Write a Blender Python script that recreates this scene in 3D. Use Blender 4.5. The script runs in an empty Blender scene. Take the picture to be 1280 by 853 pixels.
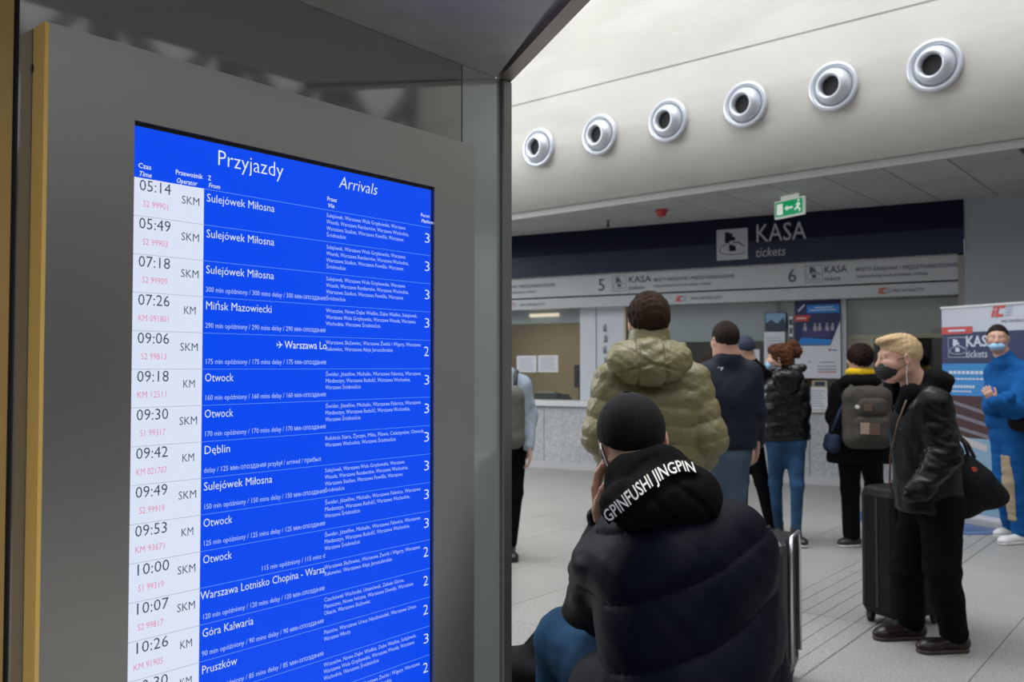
import bpy, math, random
import numpy as np
from mathutils import Vector, Matrix

scene = bpy.context.scene
COL = scene.collection

# ---------------------------------------------------------------- camera, world, light, exposure
FPX = 1084.0                     # focal length in pixels of the 1280 px wide frame
CAMZ = 1.5
YAW = math.radians(40.0)
PITCH = math.radians(1.717)
cam_data = bpy.data.cameras.new('camera')
cam_data.lens = 36.0 * FPX / 1280.0
cam_data.sensor_width = 36.0
cam_data.clip_start = 0.05
cam_data.dof.use_dof = True
cam_data.dof.focus_distance = 1.75
cam_data.dof.aperture_fstop = 6.3
cam = bpy.data.objects.new('camera', cam_data)
COL.objects.link(cam)
cam.location = (0, 0, CAMZ)
cam.rotation_euler = (math.radians(90) + PITCH, 0, YAW)
scene.camera = cam

world = bpy.data.worlds.new('world')
scene.world = world
world.use_nodes = True
wn = world.node_tree
bg = wn.nodes['Background']
tc = wn.nodes.new('ShaderNodeTexCoord'); sp = wn.nodes.new('ShaderNodeSeparateXYZ')
rm = wn.nodes.new('ShaderNodeValToRGB')
wn.links.new(tc.outputs['Generated'], sp.inputs[0]); wn.links.new(sp.outputs['Z'], rm.inputs[0])
rm.color_ramp.elements[0].position = 0.0; rm.color_ramp.elements[0].color = (.20, .20, .205, 1)
rm.color_ramp.elements[1].position = 0.75; rm.color_ramp.elements[1].color = (1.30, 1.34, 1.40, 1)
_e = rm.color_ramp.elements.new(.22); _e.color = (.50, .51, .53, 1)
wn.links.new(rm.outputs[0], bg.inputs[0])
bg.inputs[1].default_value = .95

def area(name, loc, target, sx, sy, power, color=(1, 1, 1)):
    l = bpy.data.lights.new(name, 'AREA'); l.shape = 'RECTANGLE'; l.size = sx; l.size_y = sy
    l.energy = power; l.color = color
    o = bpy.data.objects.new(name, l); COL.objects.link(o); o.location = loc
    o.rotation_euler = (Vector(target) - Vector(loc)).to_track_quat('-Z', 'Y').to_euler()
    return o
# daylight falling through the roof glazing high over the hall
area('roof_daylight', (-3.0, 4.5, 12.5), (-3.0, 5.5, 0), 9, 6, 1150, (.97, .99, 1.0))

# daylight from the glazed end of the hall on the left
area('hall_end_daylight', (-14.5, 3.0, 6.0), (-6.0, 11.5, 1.2), 6, 4, 650, (.93, .97, 1.0))

scene.view_settings.view_transform = 'Standard'
scene.view_settings.look = 'None'
scene.view_settings.exposure = 0.0
scene.view_settings.gamma = 1.0
scene.view_settings.use_curve_mapping = False

# ---------------------------------------------------------------- geometry helpers
Fh = np.array([-math.sin(YAW), math.cos(YAW), 0.0])
Rr = np.array([math.cos(YAW), math.sin(YAW), 0.0])
UZ = np.array([0, 0, 1.0])
CAMP = np.array([0, 0, CAMZ])
Fp = Fh * math.cos(PITCH) + UZ * math.sin(PITCH)
Up = -Fh * math.sin(PITCH) + UZ * math.cos(PITCH)
def ray(px, py):
    return Fp + Rr * ((px - 640) / FPX) + Up * ((426.5 - py) / FPX)
def P(px, py, d):
    r = ray(px, py); return CAMP + r * (d / float(r @ Fh))
def hit(px, py, p0, n):
    r = ray(px, py); n = np.array(n, float)
    return CAMP + r * (float((np.array(p0) - CAMP) @ n) / float(r @ n))
def ground(px, py, z=0.0):
    return hit(px, py, (0, 0, z), (0, 0, 1))
def atpx(px, d, z):
    p = P(px, 459, d); return np.array([p[0], p[1], z])

MATS = {}
def mat(name, color, rough=.6, metal=0., spec=.5, bump=0., bscale=60., var=0., vscale=6., emit=None, estr=1., coat=0., detail=4, alpha=None, trans=0., sheen=0., objvar=0.):
    if name in MATS: return MATS[name]
    m = bpy.data.materials.new(name); m.use_nodes = True; MATS[name] = m
    nt = m.node_tree; b = nt.nodes['Principled BSDF']
    c = (*color, 1) if len(color) == 3 else color
    b.inputs['Base Color'].default_value = c
    b.inputs['Roughness'].default_value = rough; b.inputs['Metallic'].default_value = metal
    b.inputs['Specular IOR Level'].default_value = spec
    b.inputs['Coat Weight'].default_value = coat
    b.inputs['Transmission Weight'].default_value = trans
    b.inputs['Sheen Weight'].default_value = sheen
    geo = nt.nodes.new('ShaderNodeNewGeometry')
    colsock = None
    if var > 0 or objvar > 0:
        no = nt.nodes.new('ShaderNodeTexNoise'); no.inputs['Scale'].default_value = vscale; no.inputs['Detail'].default_value = detail
        nt.links.new(geo.outputs['Position'], no.inputs['Vector'])
        mr = nt.nodes.new('ShaderNodeMapRange'); mr.inputs['From Min'].default_value = .3; mr.inputs['From Max'].default_value = .7
        mr.inputs['To Min'].default_value = 1 - var; mr.inputs['To Max'].default_value = 1 + var
        nt.links.new(no.outputs['Fac'], mr.inputs['Value'])
        vm = nt.nodes.new('ShaderNodeVectorMath'); vm.operation = 'SCALE'; vm.inputs[0].default_value = c[:3]
        s = mr.outputs[0]
        if objvar > 0:
            oi = nt.nodes.new('ShaderNodeObjectInfo'); m2 = nt.nodes.new('ShaderNodeMapRange')
            m2.inputs['To Min'].default_value = 1 - objvar; m2.inputs['To Max'].default_value = 1 + objvar
            nt.links.new(oi.outputs['Random'], m2.inputs['Value'])
            mm = nt.nodes.new('ShaderNodeMath'); mm.operation = 'MULTIPLY'
            nt.links.new(s, mm.inputs[0]); nt.links.new(m2.outputs[0], mm.inputs[1]); s = mm.outputs[0]
        nt.links.new(s, vm.inputs['Scale']); nt.links.new(vm.outputs[0], b.inputs['Base Color'])
    if bump > 0:
        n2 = nt.nodes.new('ShaderNodeTexNoise'); n2.inputs['Scale'].default_value = bscale; n2.inputs['Detail'].default_value = 5
        nt.links.new(geo.outputs['Position'], n2.inputs['Vector'])
        bp = nt.nodes.new('ShaderNodeBump'); bp.inputs['Strength'].default_value = bump; bp.inputs['Distance'].default_value = .01
        nt.links.new(n2.outputs['Fac'], bp.inputs['Height']); nt.links.new(bp.outputs[0], b.inputs['Normal'])
    if emit:
        b.inputs['Emission Color'].default_value = (*emit, 1); b.inputs['Emission Strength'].default_value = estr
    return m

class MB:
    def __init__(s): s.v = []; s.f = []; s.mi = []
    def add(s, vs, fs, m=0):
        o = len(s.v); s.v += [tuple(map(float, v)) for v in vs]; s.f += [tuple(i + o for i in f) for f in fs]; s.mi += [m] * len(fs); return s
    def box(s, lo, hi, fr=None, m=0, ch=0.0):
        """box in a frame fr=(origin, ex, ey, ez); ch bevels the vertical-axis edges lightly"""
        if fr is None: fr = (np.zeros(3), np.array([1, 0, 0.]), np.array([0, 1., 0]), UZ)
        o, ex, ey, ez = fr
        x0, y0, z0 = lo; x1, y1, z1 = hi
        if ch <= 0:
            pts = [(x0, y0, z0), (x1, y0, z0), (x1, y1, z0), (x0, y1, z0), (x0, y0, z1), (x1, y0, z1), (x1, y1, z1), (x0, y1, z1)]
            fs = [(0, 3, 2, 1), (4, 5, 6, 7), (0, 1, 5, 4), (1, 2, 6, 5), (2, 3, 7, 6), (3, 0, 4, 7)]
        else:
            c = ch; ring = []
            pts = []
            for (z, i) in ((z0, c), (z0 + c, 0), (z1 - c, 0), (z1, c)):
                a0, a1, b0, b1 = x0 + i, x1 - i, y0 + i, y1 - i
                if i == 0:
                    pts += [(a0 + c, b0, z), (a1 - c, b0, z), (a1, b0 + c, z), (a1, b1 - c, z), (a1 - c, b1, z), (a0 + c, b1, z), (a0, b1 - c, z), (a0, b0 + c, z)]
                else:
                    pts += [(a0 + c, b0, z), (a1 - c, b0, z), (a1, b0 + c, z), (a1, b1 - c, z), (a1 - c, b1, z), (a0 + c, b1, z), (a0, b1 - c, z), (a0, b0 + c, z)]
            fs = []
            for k in range(3):
                for j in range(8):
                    fs.append((k * 8 + j, k * 8 + (j + 1) % 8, k * 8 + 8 + (j + 1) % 8, k * 8 + 8 + j))
            fs.append(tuple(range(7, -1, -1))); fs.append(tuple(range(24, 32)))
        W = [o + ex * a + ey * b + ez * c_ for a, b, c_ in pts]
        flip = np.dot(np.cross(ex, ey), ez) < 0
        if flip: fs = [tuple(reversed(f)) for f in fs]
        return s.add(W, fs, m)
    def tube(s, pts, r, n=8, m=0, caps=True):
        pts = [np.array(p, float) for p in pts]
        rs = r if isinstance(r, (list, tuple)) else [r] * len(pts)
        vs = []; prev = None
        for i, p in enumerate(pts):
            t = pts[min(i + 1, len(pts) - 1)] - pts[max(i - 1, 0)]; t = t / (np.linalg.norm(t) + 1e-9)
            if prev is None:
                a = np.array([0, 0, 1.]) if abs(t[2]) < .9 else np.array([1., 0, 0])
                u = np.cross(t, a)
            else: u = prev - t * (prev @ t)
            u = u / (np.linalg.norm(u) + 1e-9); prev = u; w = np.cross(t, u)
            for j in range(n):
                an = 2 * math.pi * j / n; vs.append(p + (u * math.cos(an) + w * math.sin(an)) * rs[i])
        fs = []
        for i in range(len(pts) - 1):
            for j in range(n):
                fs.append((i * n + j, i * n + (j + 1) % n, (i + 1) * n + (j + 1) % n, (i + 1) * n + j))
        if caps: fs.append(tuple(range(n - 1, -1, -1))); fs.append(tuple(range((len(pts) - 1) * n, len(pts) * n)))
        return s.add(vs, fs, m)
    def lathe(s, prof, c, ax, n=32, m=0):
        """profile [(radius, offset along ax)] turned about ax through c"""
        c = np.array(c, float); ax = np.array(ax, float); ax /= np.linalg.norm(ax)
        a = np.array([0, 0, 1.]) if abs(ax[2]) < .9 else np.array([1., 0, 0])
        u = np.cross(ax, a); u /= np.linalg.norm(u); w = np.cross(ax, u)
        vs = []; fs = []
        for r, h in prof:
            for j in range(n):
                an = 2 * math.pi * j / n; vs.append(c + ax * h + (u * math.cos(an) + w * math.sin(an)) * r)
        for i in range(len(prof) - 1):
            for j in range(n):
                fs.append((i * n + j, i * n + (j + 1) % n, (i + 1) * n + (j + 1) % n, (i + 1) * n + j))
        return s.add(vs, fs, m)
    def poly(s, pts, m=0): return s.add(pts, [tuple(range(len(pts)))], m)
    def prism(s, pts, d, m=0):
        """flat polygon pts pushed along vector d"""
        n = len(pts); d = np.array(d, float); pts = [np.array(p, float) for p in pts]
        fs = [tuple(range(n)), tuple(range(2 * n - 1, n - 1, -1))] + [(i, i + n, (i + 1) % n + n, (i + 1) % n) for i in range(n)]
        return s.add(pts + [p + d for p in pts], fs, m)

def tag(o, label=None, cat=None, group=None, kind=None):
    if label: o['label'] = label
    if cat: o['category'] = cat
    if group: o['group'] = group
    if kind: o['kind'] = kind
    return o
def thing(name, label, cat, loc, group=None):
    o = bpy.data.objects.new(name, None); o.empty_display_size = .1; COL.objects.link(o)
    o.location = tuple(map(float, loc)); return tag(o, label, cat, group)
def wloc(o):
    v = Vector(o.location)
    while o.parent: o = o.parent; v += Vector(o.location)
    return np.array(v)
def link(name, verts, faces, mats, parent=None, smooth=False, mi=None, origin=None):
    V = np.array(verts, float)
    if parent is not None: org = wloc(parent)
    elif origin is not None: org = np.array(origin, float)
    else:
        org = np.array([(V[:, 0].min() + V[:, 0].max()) / 2, (V[:, 1].min() + V[:, 1].max()) / 2, V[:, 2].min()])
    me = bpy.data.meshes.new(name); me.from_pydata((V - org).tolist(), [], faces if isinstance(faces, list) else faces.tolist())
    for m in (mats if isinstance(mats, (list, tuple)) else [mats]): me.materials.append(m)
    if mi is not None: me.polygons.foreach_set('material_index', mi)
    if smooth: me.polygons.foreach_set('use_smooth', [True] * len(me.polygons))
    me.update()
    o = bpy.data.objects.new(name, me); COL.objects.link(o)
    if parent is not None: o.parent = parent
    else: o.location = org
    return o
def build(name, mb, mats, parent=None, smooth=False, origin=None):
    o = link(name, mb.v, mb.f, mats, parent, smooth, mb.mi, origin)
    if parent is not None and ('lettering' in name or name in ('pictogram', 'logo')): o['kind'] = 'stuff'
    return o
def struct(name, mb, mats, smooth=False):
    o = build(name, mb, mats, None, smooth); o['kind'] = 'structure'; return o

# flat lettering: text turned into mesh vertices in (u, v)
_tc = {}
def text_uv(s, size=1.0, sx=1.0, align='LEFT', shear=0., bold=0.):
    key = (s, align, shear, bold)
    if 'н' in s and key not in _tc:            # built from its neighbours and a stem-bar-stem letter
        V_, F_, x = [], [], 0.0
        parts = s.split('н')
        for i, p_ in enumerate(parts):
            if p_.strip():
                vs, fs = text_uv(p_, 1.0, 1.0, align, shear, bold); n0 = sum(len(a) for a in V_); sh_ = x + .26 * (len(p_) - len(p_.lstrip())) - (vs[:, 0].min() if i else 0) + (.09 if i else 0)
                if i and p_[0] == ' ': sh_ = x + .26 - vs[:, 0].min()
                V_.append(vs + np.array([sh_, 0])); F_ += [tuple(a + n0 for a in f) for f in fs]; x = V_[-1][:, 0].max() + .26 * (len(p_) - len(p_.rstrip()))
            if i < len(parts) - 1:
                x += .09; n0 = sum(len(a) for a in V_); t_ = .06
                q = [(x, 0), (x + t_, 0), (x + t_, .46), (x, .46), (x + .30, 0), (x + .30 + t_, 0), (x + .30 + t_, .46), (x + .30, .46), (x + t_, .21), (x + .30, .21), (x + .30, .265), (x + t_, .265)]
                V_.append(np.array(q)); F_ += [tuple(n0 + k * 4 + m_ for m_ in range(4)) for k in range(3)]; x += .30 + t_
        _tc[key] = (np.vstack(V_), F_)
    if key not in _tc and any(c in s for c in 'ęźŻ'):   # accents drawn separately over the plain letters
        rep = lambda a: a.replace('ę', 'e').replace('ź', 'z').replace('Ż', 'Z')
        vs, fs = text_uv(rep(s), 1.0, 1.0, align, shear, bold); vs = vs.copy(); fs = list(fs)
        for i, ch in enumerate(s):
            if ch not in 'ęźŻ': continue
            xr = text_uv(rep(s[:i + 1]), 1.0, 1.0, align, shear, bold)[0][:, 0].max(); n0 = len(vs)
            g_ = {'ę': [(xr - .10, .015), (xr - .16, -.07), (xr - .15, -.12), (xr - .08, -.145), (xr - .02, -.13), (xr - .02, -.10), (xr - .08, -.10), (xr - .10, -.07), (xr - .04, .015)],
                  'ź': [(xr - .22, .53), (xr - .10, .68), (xr - .18, .68), (xr - .26, .53)], 'Ż': [(xr - .33, .75), (xr - .24, .75), (xr - .24, .84), (xr - .33, .84)]}[ch]
            vs = np.vstack([vs, g_]); n1 = len(vs); fs.append(tuple(range(n1 - 1, n0 - 1, -1)) if ch == 'ę' else tuple(range(n0, n1)))
        _tc[key] = (vs, fs)
    if key not in _tc:
        cu = bpy.data.curves.new('t', 'FONT'); cu.body = s; cu.size = 1.0; cu.align_x = align; cu.shear = shear; cu.offset = bold
        cu.resolution_u = 2; cu.fill_mode = 'FRONT'
        ob = bpy.data.objects.new('t', cu); COL.objects.link(ob)
        me = bpy.data.meshes.new_from_object(ob)
        vs = np.array([v.co[:2] for v in me.vertices]) if len(me.vertices) else np.zeros((0, 2))
        fs = [tuple(p.vertices) for p in me.polygons]
        bpy.data.objects.remove(ob); bpy.data.curves.remove(cu); bpy.data.meshes.remove(me)
        _tc[key] = (vs, fs)
    vs, fs = _tc[key]
    return vs * np.array([size * sx, size]), fs
def put_text(mb, s, o, eu, ev, size, width=None, sx=.92, align='LEFT', shear=0., bold=0., m=0):
    vs, fs = text_uv(s, size, sx, align, shear, bold)
    if len(vs) == 0: return
    if width:
        w = vs[:, 0].max() - vs[:, 0].min(); vs = vs * np.array([width / w, 1.0])
    W = np.array(o)[None] + vs[:, :1] * np.array(eu)[None] + vs[:, 1:2] * np.array(ev)[None]
    mb.add(W, fs, m)

# ================================================================= SETTING
concrete = mat('concrete', (.64, .62, .575), .85, var=.04, vscale=1.1, bump=.25, bscale=14, detail=8)
# darker drifting stains on the concrete
_nt = concrete.node_tree; _b = _nt.nodes['Principled BSDF']
_src = _b.inputs['Base Color'].links[0].from_socket
_g = _nt.nodes.new('ShaderNodeNewGeometry'); _mp = _nt.nodes.new('ShaderNodeMapping'); _mp.inputs['Scale'].default_value = (.35, 1, 1.6)
_n = _nt.nodes.new('ShaderNodeTexNoise'); _n.inputs['Scale'].default_value = 1.3; _n.inputs['Detail'].default_value = 6
_r = _nt.nodes.new('ShaderNodeValToRGB'); _r.color_ramp.elements[0].position = .44; _r.color_ramp.elements[0].color = (.93, .925, .91, 1)
_r.color_ramp.elements[1].position = .52; _r.color_ramp.elements[1].color = (1, 1, 1, 1)
_mx = _nt.nodes.new('ShaderNodeMix'); _mx.data_type = 'RGBA'; _mx.blend_type = 'MULTIPLY'; _mx.inputs[0].default_value = 1
_nt.links.new(_g.outputs['Position'], _mp.inputs[0]); _nt.links.new(_mp.outputs[0], _n.inputs['Vector']); _nt.links.new(_n.outputs['Fac'], _r.inputs[0])
_nt.links.new(_src, _mx.inputs[6]); _nt.links.new(_r.outputs[0], _mx.inputs[7]); _nt.links.new(_mx.outputs[2], _b.inputs['Base Color'])

# speckled grey stone of the floor
def stone(name, base, s1=90, contrast=.35, rough=.45):
    m = mat(name, base, rough, bump=.05, bscale=120, var=.10, vscale=.8, objvar=.02)
    nt = m.node_tree; b = nt.nodes['Principled BSDF']; src = b.inputs['Base Color'].links[0].from_socket
    g = nt.nodes.new('ShaderNodeNewGeometry')
    v = nt.nodes.new('ShaderNodeTexNoise'); v.inputs['Scale'].default_value = s1; v.inputs['Detail'].default_value = 3
    r = nt.nodes.new('ShaderNodeMapRange'); r.inputs['From Min'].default_value = .35; r.inputs['From Max'].default_value = .65
    r.inputs['To Min'].default_value = 1 - contrast; r.inputs['To Max'].default_value = 1 + contrast
    vm = nt.nodes.new('ShaderNodeVectorMath'); vm.operation = 'SCALE'
    nt.links.new(g.outputs['Position'], v.inputs['Vector']); nt.links.new(v.outputs['Fac'], r.inputs['Value'])
    nt.links.new(src, vm.inputs[0]); nt.links.new(r.outputs[0], vm.inputs['Scale']); nt.links.new(vm.outputs[0], b.inputs['Base Color'])
    return m
floor_stone = stone('floor_stone', (.275, .268, .256), 95, .30, .42)
granite = stone('granite', (.40, .41, .42), 38, .22, .5)
grout = mat('grout', (.24, .235, .225), .9)

m = MB(); m.box((-16, -8, -.15), (9, 22, -.012)); floor = struct('floor', m, grout)
TW, TL = .63, 1.26
def tile_mesh(groove):
    b = MB(); w = TW - .004; l = TL - .004; c = .0008
    if not groove:
        b.box((0, 0, -.03), (w, l, 0), ch=c)
    else:
        n = 6; gw = .008; p = w / n
        b.box((0, 0, -.03), (w, l, -.0015))
        for i in range(n): b.box((i * p + gw / 2, 0, -.004), ((i + 1) * p - gw / 2, l, .002))
    me = bpy.data.meshes.new('tile'); me.from_pydata(b.v, [], b.f); me.materials.append(floor_stone); me.update(); return me
plain_me, groove_me = tile_mesh(False), tile_mesh(True)
nt_ = 0
for i in range(-13, 4):
    for j in range(-1, 12):
        x0 = -1.65 + i * TW; y0 = .2 + j * TL
        # keep the tiles the camera's surroundings can show
        c_ = np.array([x0 + .3, y0 + .6, 0]); dep = c_ @ Fh; lat = c_ @ Rr
        if dep < 1.2 or dep > 15.5 or lat < -1.6 - .26 * dep or lat > .75 * dep + 1.2: continue
        o = bpy.data.objects.new('groove_tile' if i == -1 else 'tile', groove_me if i == -1 else plain_me)
        COL.objects.link(o); o.parent = floor; o.location = Vector((x0 + .002, y0 + .002, 0)) - Vector(floor.location); nt_ += 1
print('tiles', nt_)

# concrete beam with its rounded lower lip
prof = [(9.3, 3.56), (8.86, 3.54), (8.72, 3.56), (8.60, 3.62), (8.50, 3.70), (8.42, 3.80), (8.36, 3.92), (8.32, 4.06), (8.30, 4.22), (8.30, 4.45), (8.31, 4.70),
        (8.315, 4.78), (8.33, 4.783), (8.33, 4.797), (8.315, 4.80), (8.33, 5.1), (8.37, 5.7), (8.43, 6.4), (8.52, 7.2), (8.66, 8.5), (8.85, 11)]
m = MB(); xs = np.linspace(-16, 6, 45)
for a_, b_ in ((0, 11), (11, 12), (12, 13), (13, 14), (14, len(prof) - 1)):
    sec = prof[a_:b_ + 1]; n = len(sec); o_ = len(m.v)
    for x in xs:
        for (y, z) in sec: m.v.append((float(x), y, z))
    for i in range(len(xs) - 1):
        for j in range(n - 1):
            m.f.append((o_ + i * n + j, o_ + (i + 1) * n + j, o_ + (i + 1) * n + j + 1, o_ + i * n + j + 1)); m.mi.append(0)
beam = struct('wall_back', m, concrete, smooth=True)
beam['label'] = 'pale concrete beam wall with a rounded lower lip above the ticket offices'
trim_m = mat('trim_white', (.42, .42, .41), .5)
dark_joint = mat('dark_joint', (.03, .03, .03), .8)
m = MB(); m.box((-16, 8.815, 3.46), (6, 8.86, 3.54)); struct('trim_1', m, trim_m)
m = MB(); m.box((-16, 8.86, 3.50), (6, 8.90, 3.56)); struct('trim_2', m, dark_joint)

# ---- facade frame: S along the ticket offices (to the right), N out of them (to the camera)
O_F = atpx(900, 11.7, 0)
SF = np.array([.980, .198, 0]); SF /= np.linalg.norm(SF); NF = np.array([SF[1], -SF[0], 0])
FR = (O_F, SF, NF, UZ)
def fs(px, py, n=0.):
    p = hit(px, py, O_F + NF * n, NF) - O_F; return float(p @ SF), float(p[2])
def fsx(px, n=0.): return fs(px, 459, n)[0]
def fw(s, n, z): return O_F + SF * s + NF * n + UZ * z
ZS = 3.50
s_of = fsx
# soffit tiles
sof_dark = mat('soffit_grid', (.05, .05, .05), .8)
sof_tile = mat('ceiling_tile', (.42, .42, .41), .75, objvar=.06, var=.03)
m = MB(); m.box((-16, 8.86, ZS + .02), (6, 15, ZS + .14)); ceil = struct('ceiling', m, sof_dark)
def cme(w, l):
    b = MB(); b.box((0, 0, 0), (w - .012, l - .012, .025), ch=.003)
    me = bpy.data.meshes.new('ceiling_tile'); me.from_pydata(b.v, [], b.f); me.materials.append(sof_tile); me.update(); return me
cm_full, cm_part = cme(.6, .6), cme(.6, .35)
for i in range(-14, 6):
    for j in range(-1, 8):
        x0 = -5.117 + .6 * i + .006; y0 = 9.25 + .6 * j + .006
        if j < 0: y0 = 8.90
        c_ = np.array([x0 + .3, y0 + .3, 0]) - O_F
        if c_ @ NF < -.42 or x0 < -10.2 or x0 > 2.5: continue
        o = bpy.data.objects.new('ceiling_tile', cm_part if j < 0 else cm_full); COL.objects.link(o); o.parent = ceil
        o.location = Vector((x0, y0, ZS - .005)) - Vector(ceil.location)

# granite counter fronts (slabs) + plinth + ledge
white_panel = mat('white_panel', (.50, .54, .56), .35, var=.02)
ledge_m = mat('ledge', (.62, .63, .63), .4)
plinth_m = mat('plinth', (.45, .45, .46), .5)
m = MB(); m.box((-5.5, -.30, 0), (s_of(1207), -.03, .92), FR); cb = struct('wall_counter', m, mat('counter_core', (.2, .2, .2), .9))
cb['label'] = 'low counter wall of the ticket windows'
slab_s = [-5.5]
while slab_s[-1] < s_of(1207): slab_s.append(slab_s[-1] + .95)
for a in slab_s[:-1]:
    b_ = min(a + .95, s_of(1207))
    if b_ - a < .05: continue
    m = MB(); m.box((a + .004, -.03, .10), (b_ - .004, 0, .92), FR, ch=.002); build('granite_slab', m, granite, cb)
m = MB(); m.box((-5.5, -.03, 0), (s_of(1207), .02, .10), FR); struct('baseboard_back', m, plinth_m)
m = MB(); m.box((-5.5, -.42, .92), (s_of(1207), .05, 1.0), FR, ch=.006)
build('counter_ledge', m, ledge_m)
tag(bpy.data.objects['counter_ledge'], 'long white ledge running along the top of the grey granite ticket counter', 'counter')

m = MB(); m.box((-14, -.4, 0), (-5.5, .0, ZS + .02), FR); struct('wall_left', m, mat('wall_plain', (.40, .42, .43), .6, var=.03))
# piers, bands, windows in the glass plane n = -.3
GN = -.30
ZB0, ZB1, ZB2 = 2.835, 2.536, 2.374
pier_m = mat('pier_white', (.56, .60, .63), .3, var=.02)
pier_b = mat('pier_grey', (.36, .39, .41), .35, var=.03)
beige = mat('beige_frame', (.50, .43, .30), .5)
sL0, sL1 = -5.5, s_of(727, GN)
sP1 = s_of(782, GN); sW2 = s_of(1055, GN); sW3 = s_of(1200, GN); sR = s_of(1208)
m = MB(); m.box((sL1, GN - .1, 1.0), (s_of(747, GN), -.24, 2.52), FR, ch=.004); struct('wall_pier_left', m, pier_m)
m = MB(); m.box((s_of(748, GN), GN - .1, 1.0), (sP1, -.24, 2.52), FR, ch=.004); struct('wall_pier_middle', m, pier_m)
m = MB(); m.box((sP1, GN - .08, 1.0), (sP1 + .03, -.23, 2.37), FR); struct('trim_3', m, beige)
m = MB(); m.box((sW3, -.42, 1.0), (sR, .0, ZB0), FR); struct('trim_4', m, mat('post_grey', (.30, .29, .27), .5))
m = MB(); m.box((sR, -.5, 0), (sR + 5, .02, ZS + .02), FR); struct('wall_right', m, pier_b)
m = MB(); m.box((sR + .86, .02, 2.52), (sR + 2.0, .07, 3.05), FR)
tag(build('information_monitor', m, mat('black_gloss', (.01, .01, .012), .2)), 'black screen mounted on the grey pillar at the right edge of the picture', 'screen')
# panel bands above the windows
band_m = mat('band_panel', (.47, .49, .50), .35, var=.02)
m = MB(); m.box((-5.5, -.25, ZB1 + .012), (sW3, -.02, ZB0 + .02), FR); bandA = struct('trim_5', m, band_m)
m = MB(); m.box((-5.5, -.25, ZB2), (sW3, -.04, ZB1 - .012), FR); struct('trim_6', m, band_m)
m = MB(); m.box((-5.5, -.24, ZB1 - .012), (sW3, -.06, ZB1 + .012), FR); struct('trim_7', m, mat('seam_grey', (.08, .08, .085), .6))
# rooms behind the windows
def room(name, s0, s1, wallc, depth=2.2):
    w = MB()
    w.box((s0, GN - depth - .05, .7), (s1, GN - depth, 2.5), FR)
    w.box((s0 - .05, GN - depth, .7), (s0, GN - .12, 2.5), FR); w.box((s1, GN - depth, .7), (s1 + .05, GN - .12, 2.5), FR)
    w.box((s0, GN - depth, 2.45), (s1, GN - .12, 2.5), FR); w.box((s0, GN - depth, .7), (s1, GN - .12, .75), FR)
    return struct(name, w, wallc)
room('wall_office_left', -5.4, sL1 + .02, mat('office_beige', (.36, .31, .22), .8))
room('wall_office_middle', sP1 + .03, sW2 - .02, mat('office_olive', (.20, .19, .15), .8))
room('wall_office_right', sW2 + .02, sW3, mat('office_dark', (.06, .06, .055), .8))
def lamp(loc, e, size=.4, col=(1, .88, .68), name='office_lamp'):
    l = bpy.data.lights.new(name, 'AREA'); l.energy = e; l.size = size; l.color = col
    o = bpy.data.objects.new(name, l); COL.objects.link(o); o.location = tuple(loc); return o
lamp(fw(-3.6, -1.4, 2.42), 14)
lamp(fw(.6, -1.5, 2.42), 2)
# blinds
def blind(s0, s1, z0, z1, mt, name, n=GN - .04):
    w = MB(); w.box((s0, n - .02, z0), (s1, n, z1), FR); return struct(name, w, mt)
blind_l = mat('blind_blue_grey', (.38, .42, .45), .5); blind_d = mat('blind_grey', (.30, .32, .32), .5)
zL = fs(690, 404, GN)[1]; zM = fs(900, 427, GN)[1]; zR = fs(1120, 418, GN)[1]
blind(-5.5, sL1, zL, ZB2 + .02, blind_l, 'trim_8')
blind(sP1 + .03, sW2, zM, ZB2 + .02, blind_l, 'trim_9')
blind(sW2 + .02, sW3, zR, ZB2 + .02, blind_d, 'trim_10')
m = MB(); m.box((sW2 - .02, GN - .06, 1.0), (sW2 + .04, -.24, ZB2), FR); struct('trim_11', m, mat('jamb_white', (.45, .47, .48), .4))
m = MB(); m.box((sW2 + .04, GN - .07, zR - .05), (sW3, GN - .0, zR), FR); m.box((sW2 + .28, GN - .07, 1.0), (sW2 + .36, GN, zR - .05), FR)
m.box((sW2 + .04, GN - .07, 1.0), (sW2 + .28, GN - .02, zR - .05), FR); struct('trim_12', m, beige)
sm = s_of(973, GN)
m = MB(); m.box((sm - .012, GN - .03, zM - .02), (sm + .012, GN + .01, ZB2), FR); struct('trim_13', m, mat('mullion', (.10, .10, .10), .5))
# lit lamp strip showing through the left blind head
m = MB(); m.box((s_of(662, GN), GN - .03, zL + .10), (s_of(698, GN), GN + .005, zL + .15), FR)
tag(build('strip_lamp', m, mat('strip_light', (.8, .7, .55), .4, emit=(1, .86, .66), estr=.75)), 'warm glowing strip lamp above the left ticket window', 'lamp')
# glass panes
glass = bpy.data.materials.new('window_glass'); glass.use_nodes = True
_nt = glass.node_tree; _nt.nodes.clear()
_o = _nt.nodes.new('ShaderNodeOutputMaterial'); _t = _nt.nodes.new('ShaderNodeBsdfTransparent'); _gl = _nt.nodes.new('ShaderNodeBsdfGlossy')
_gl.inputs['Roughness'].default_value = .03; _mx = _nt.nodes.new('ShaderNodeMixShader'); _mx.inputs[0].default_value = .09
_t.inputs[0].default_value = (.93, .95, .94, 1)
_nt.links.new(_t.outputs[0], _mx.inputs[1]); _nt.links.new(_gl.outputs[0], _mx.inputs[2]); _nt.links.new(_mx.outputs[0], _o.inputs[0])
for k, (a, b_) in enumerate(((-5.5, sL1), (sP1 + .03, sW2 - .02), (sW2 + .04, sW3))):
    w = MB(); w.box((a, GN + .012, 1.0), (b_, GN + .020, ZB2), FR); struct('window_%d' % (k + 1), w, glass)

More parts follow.
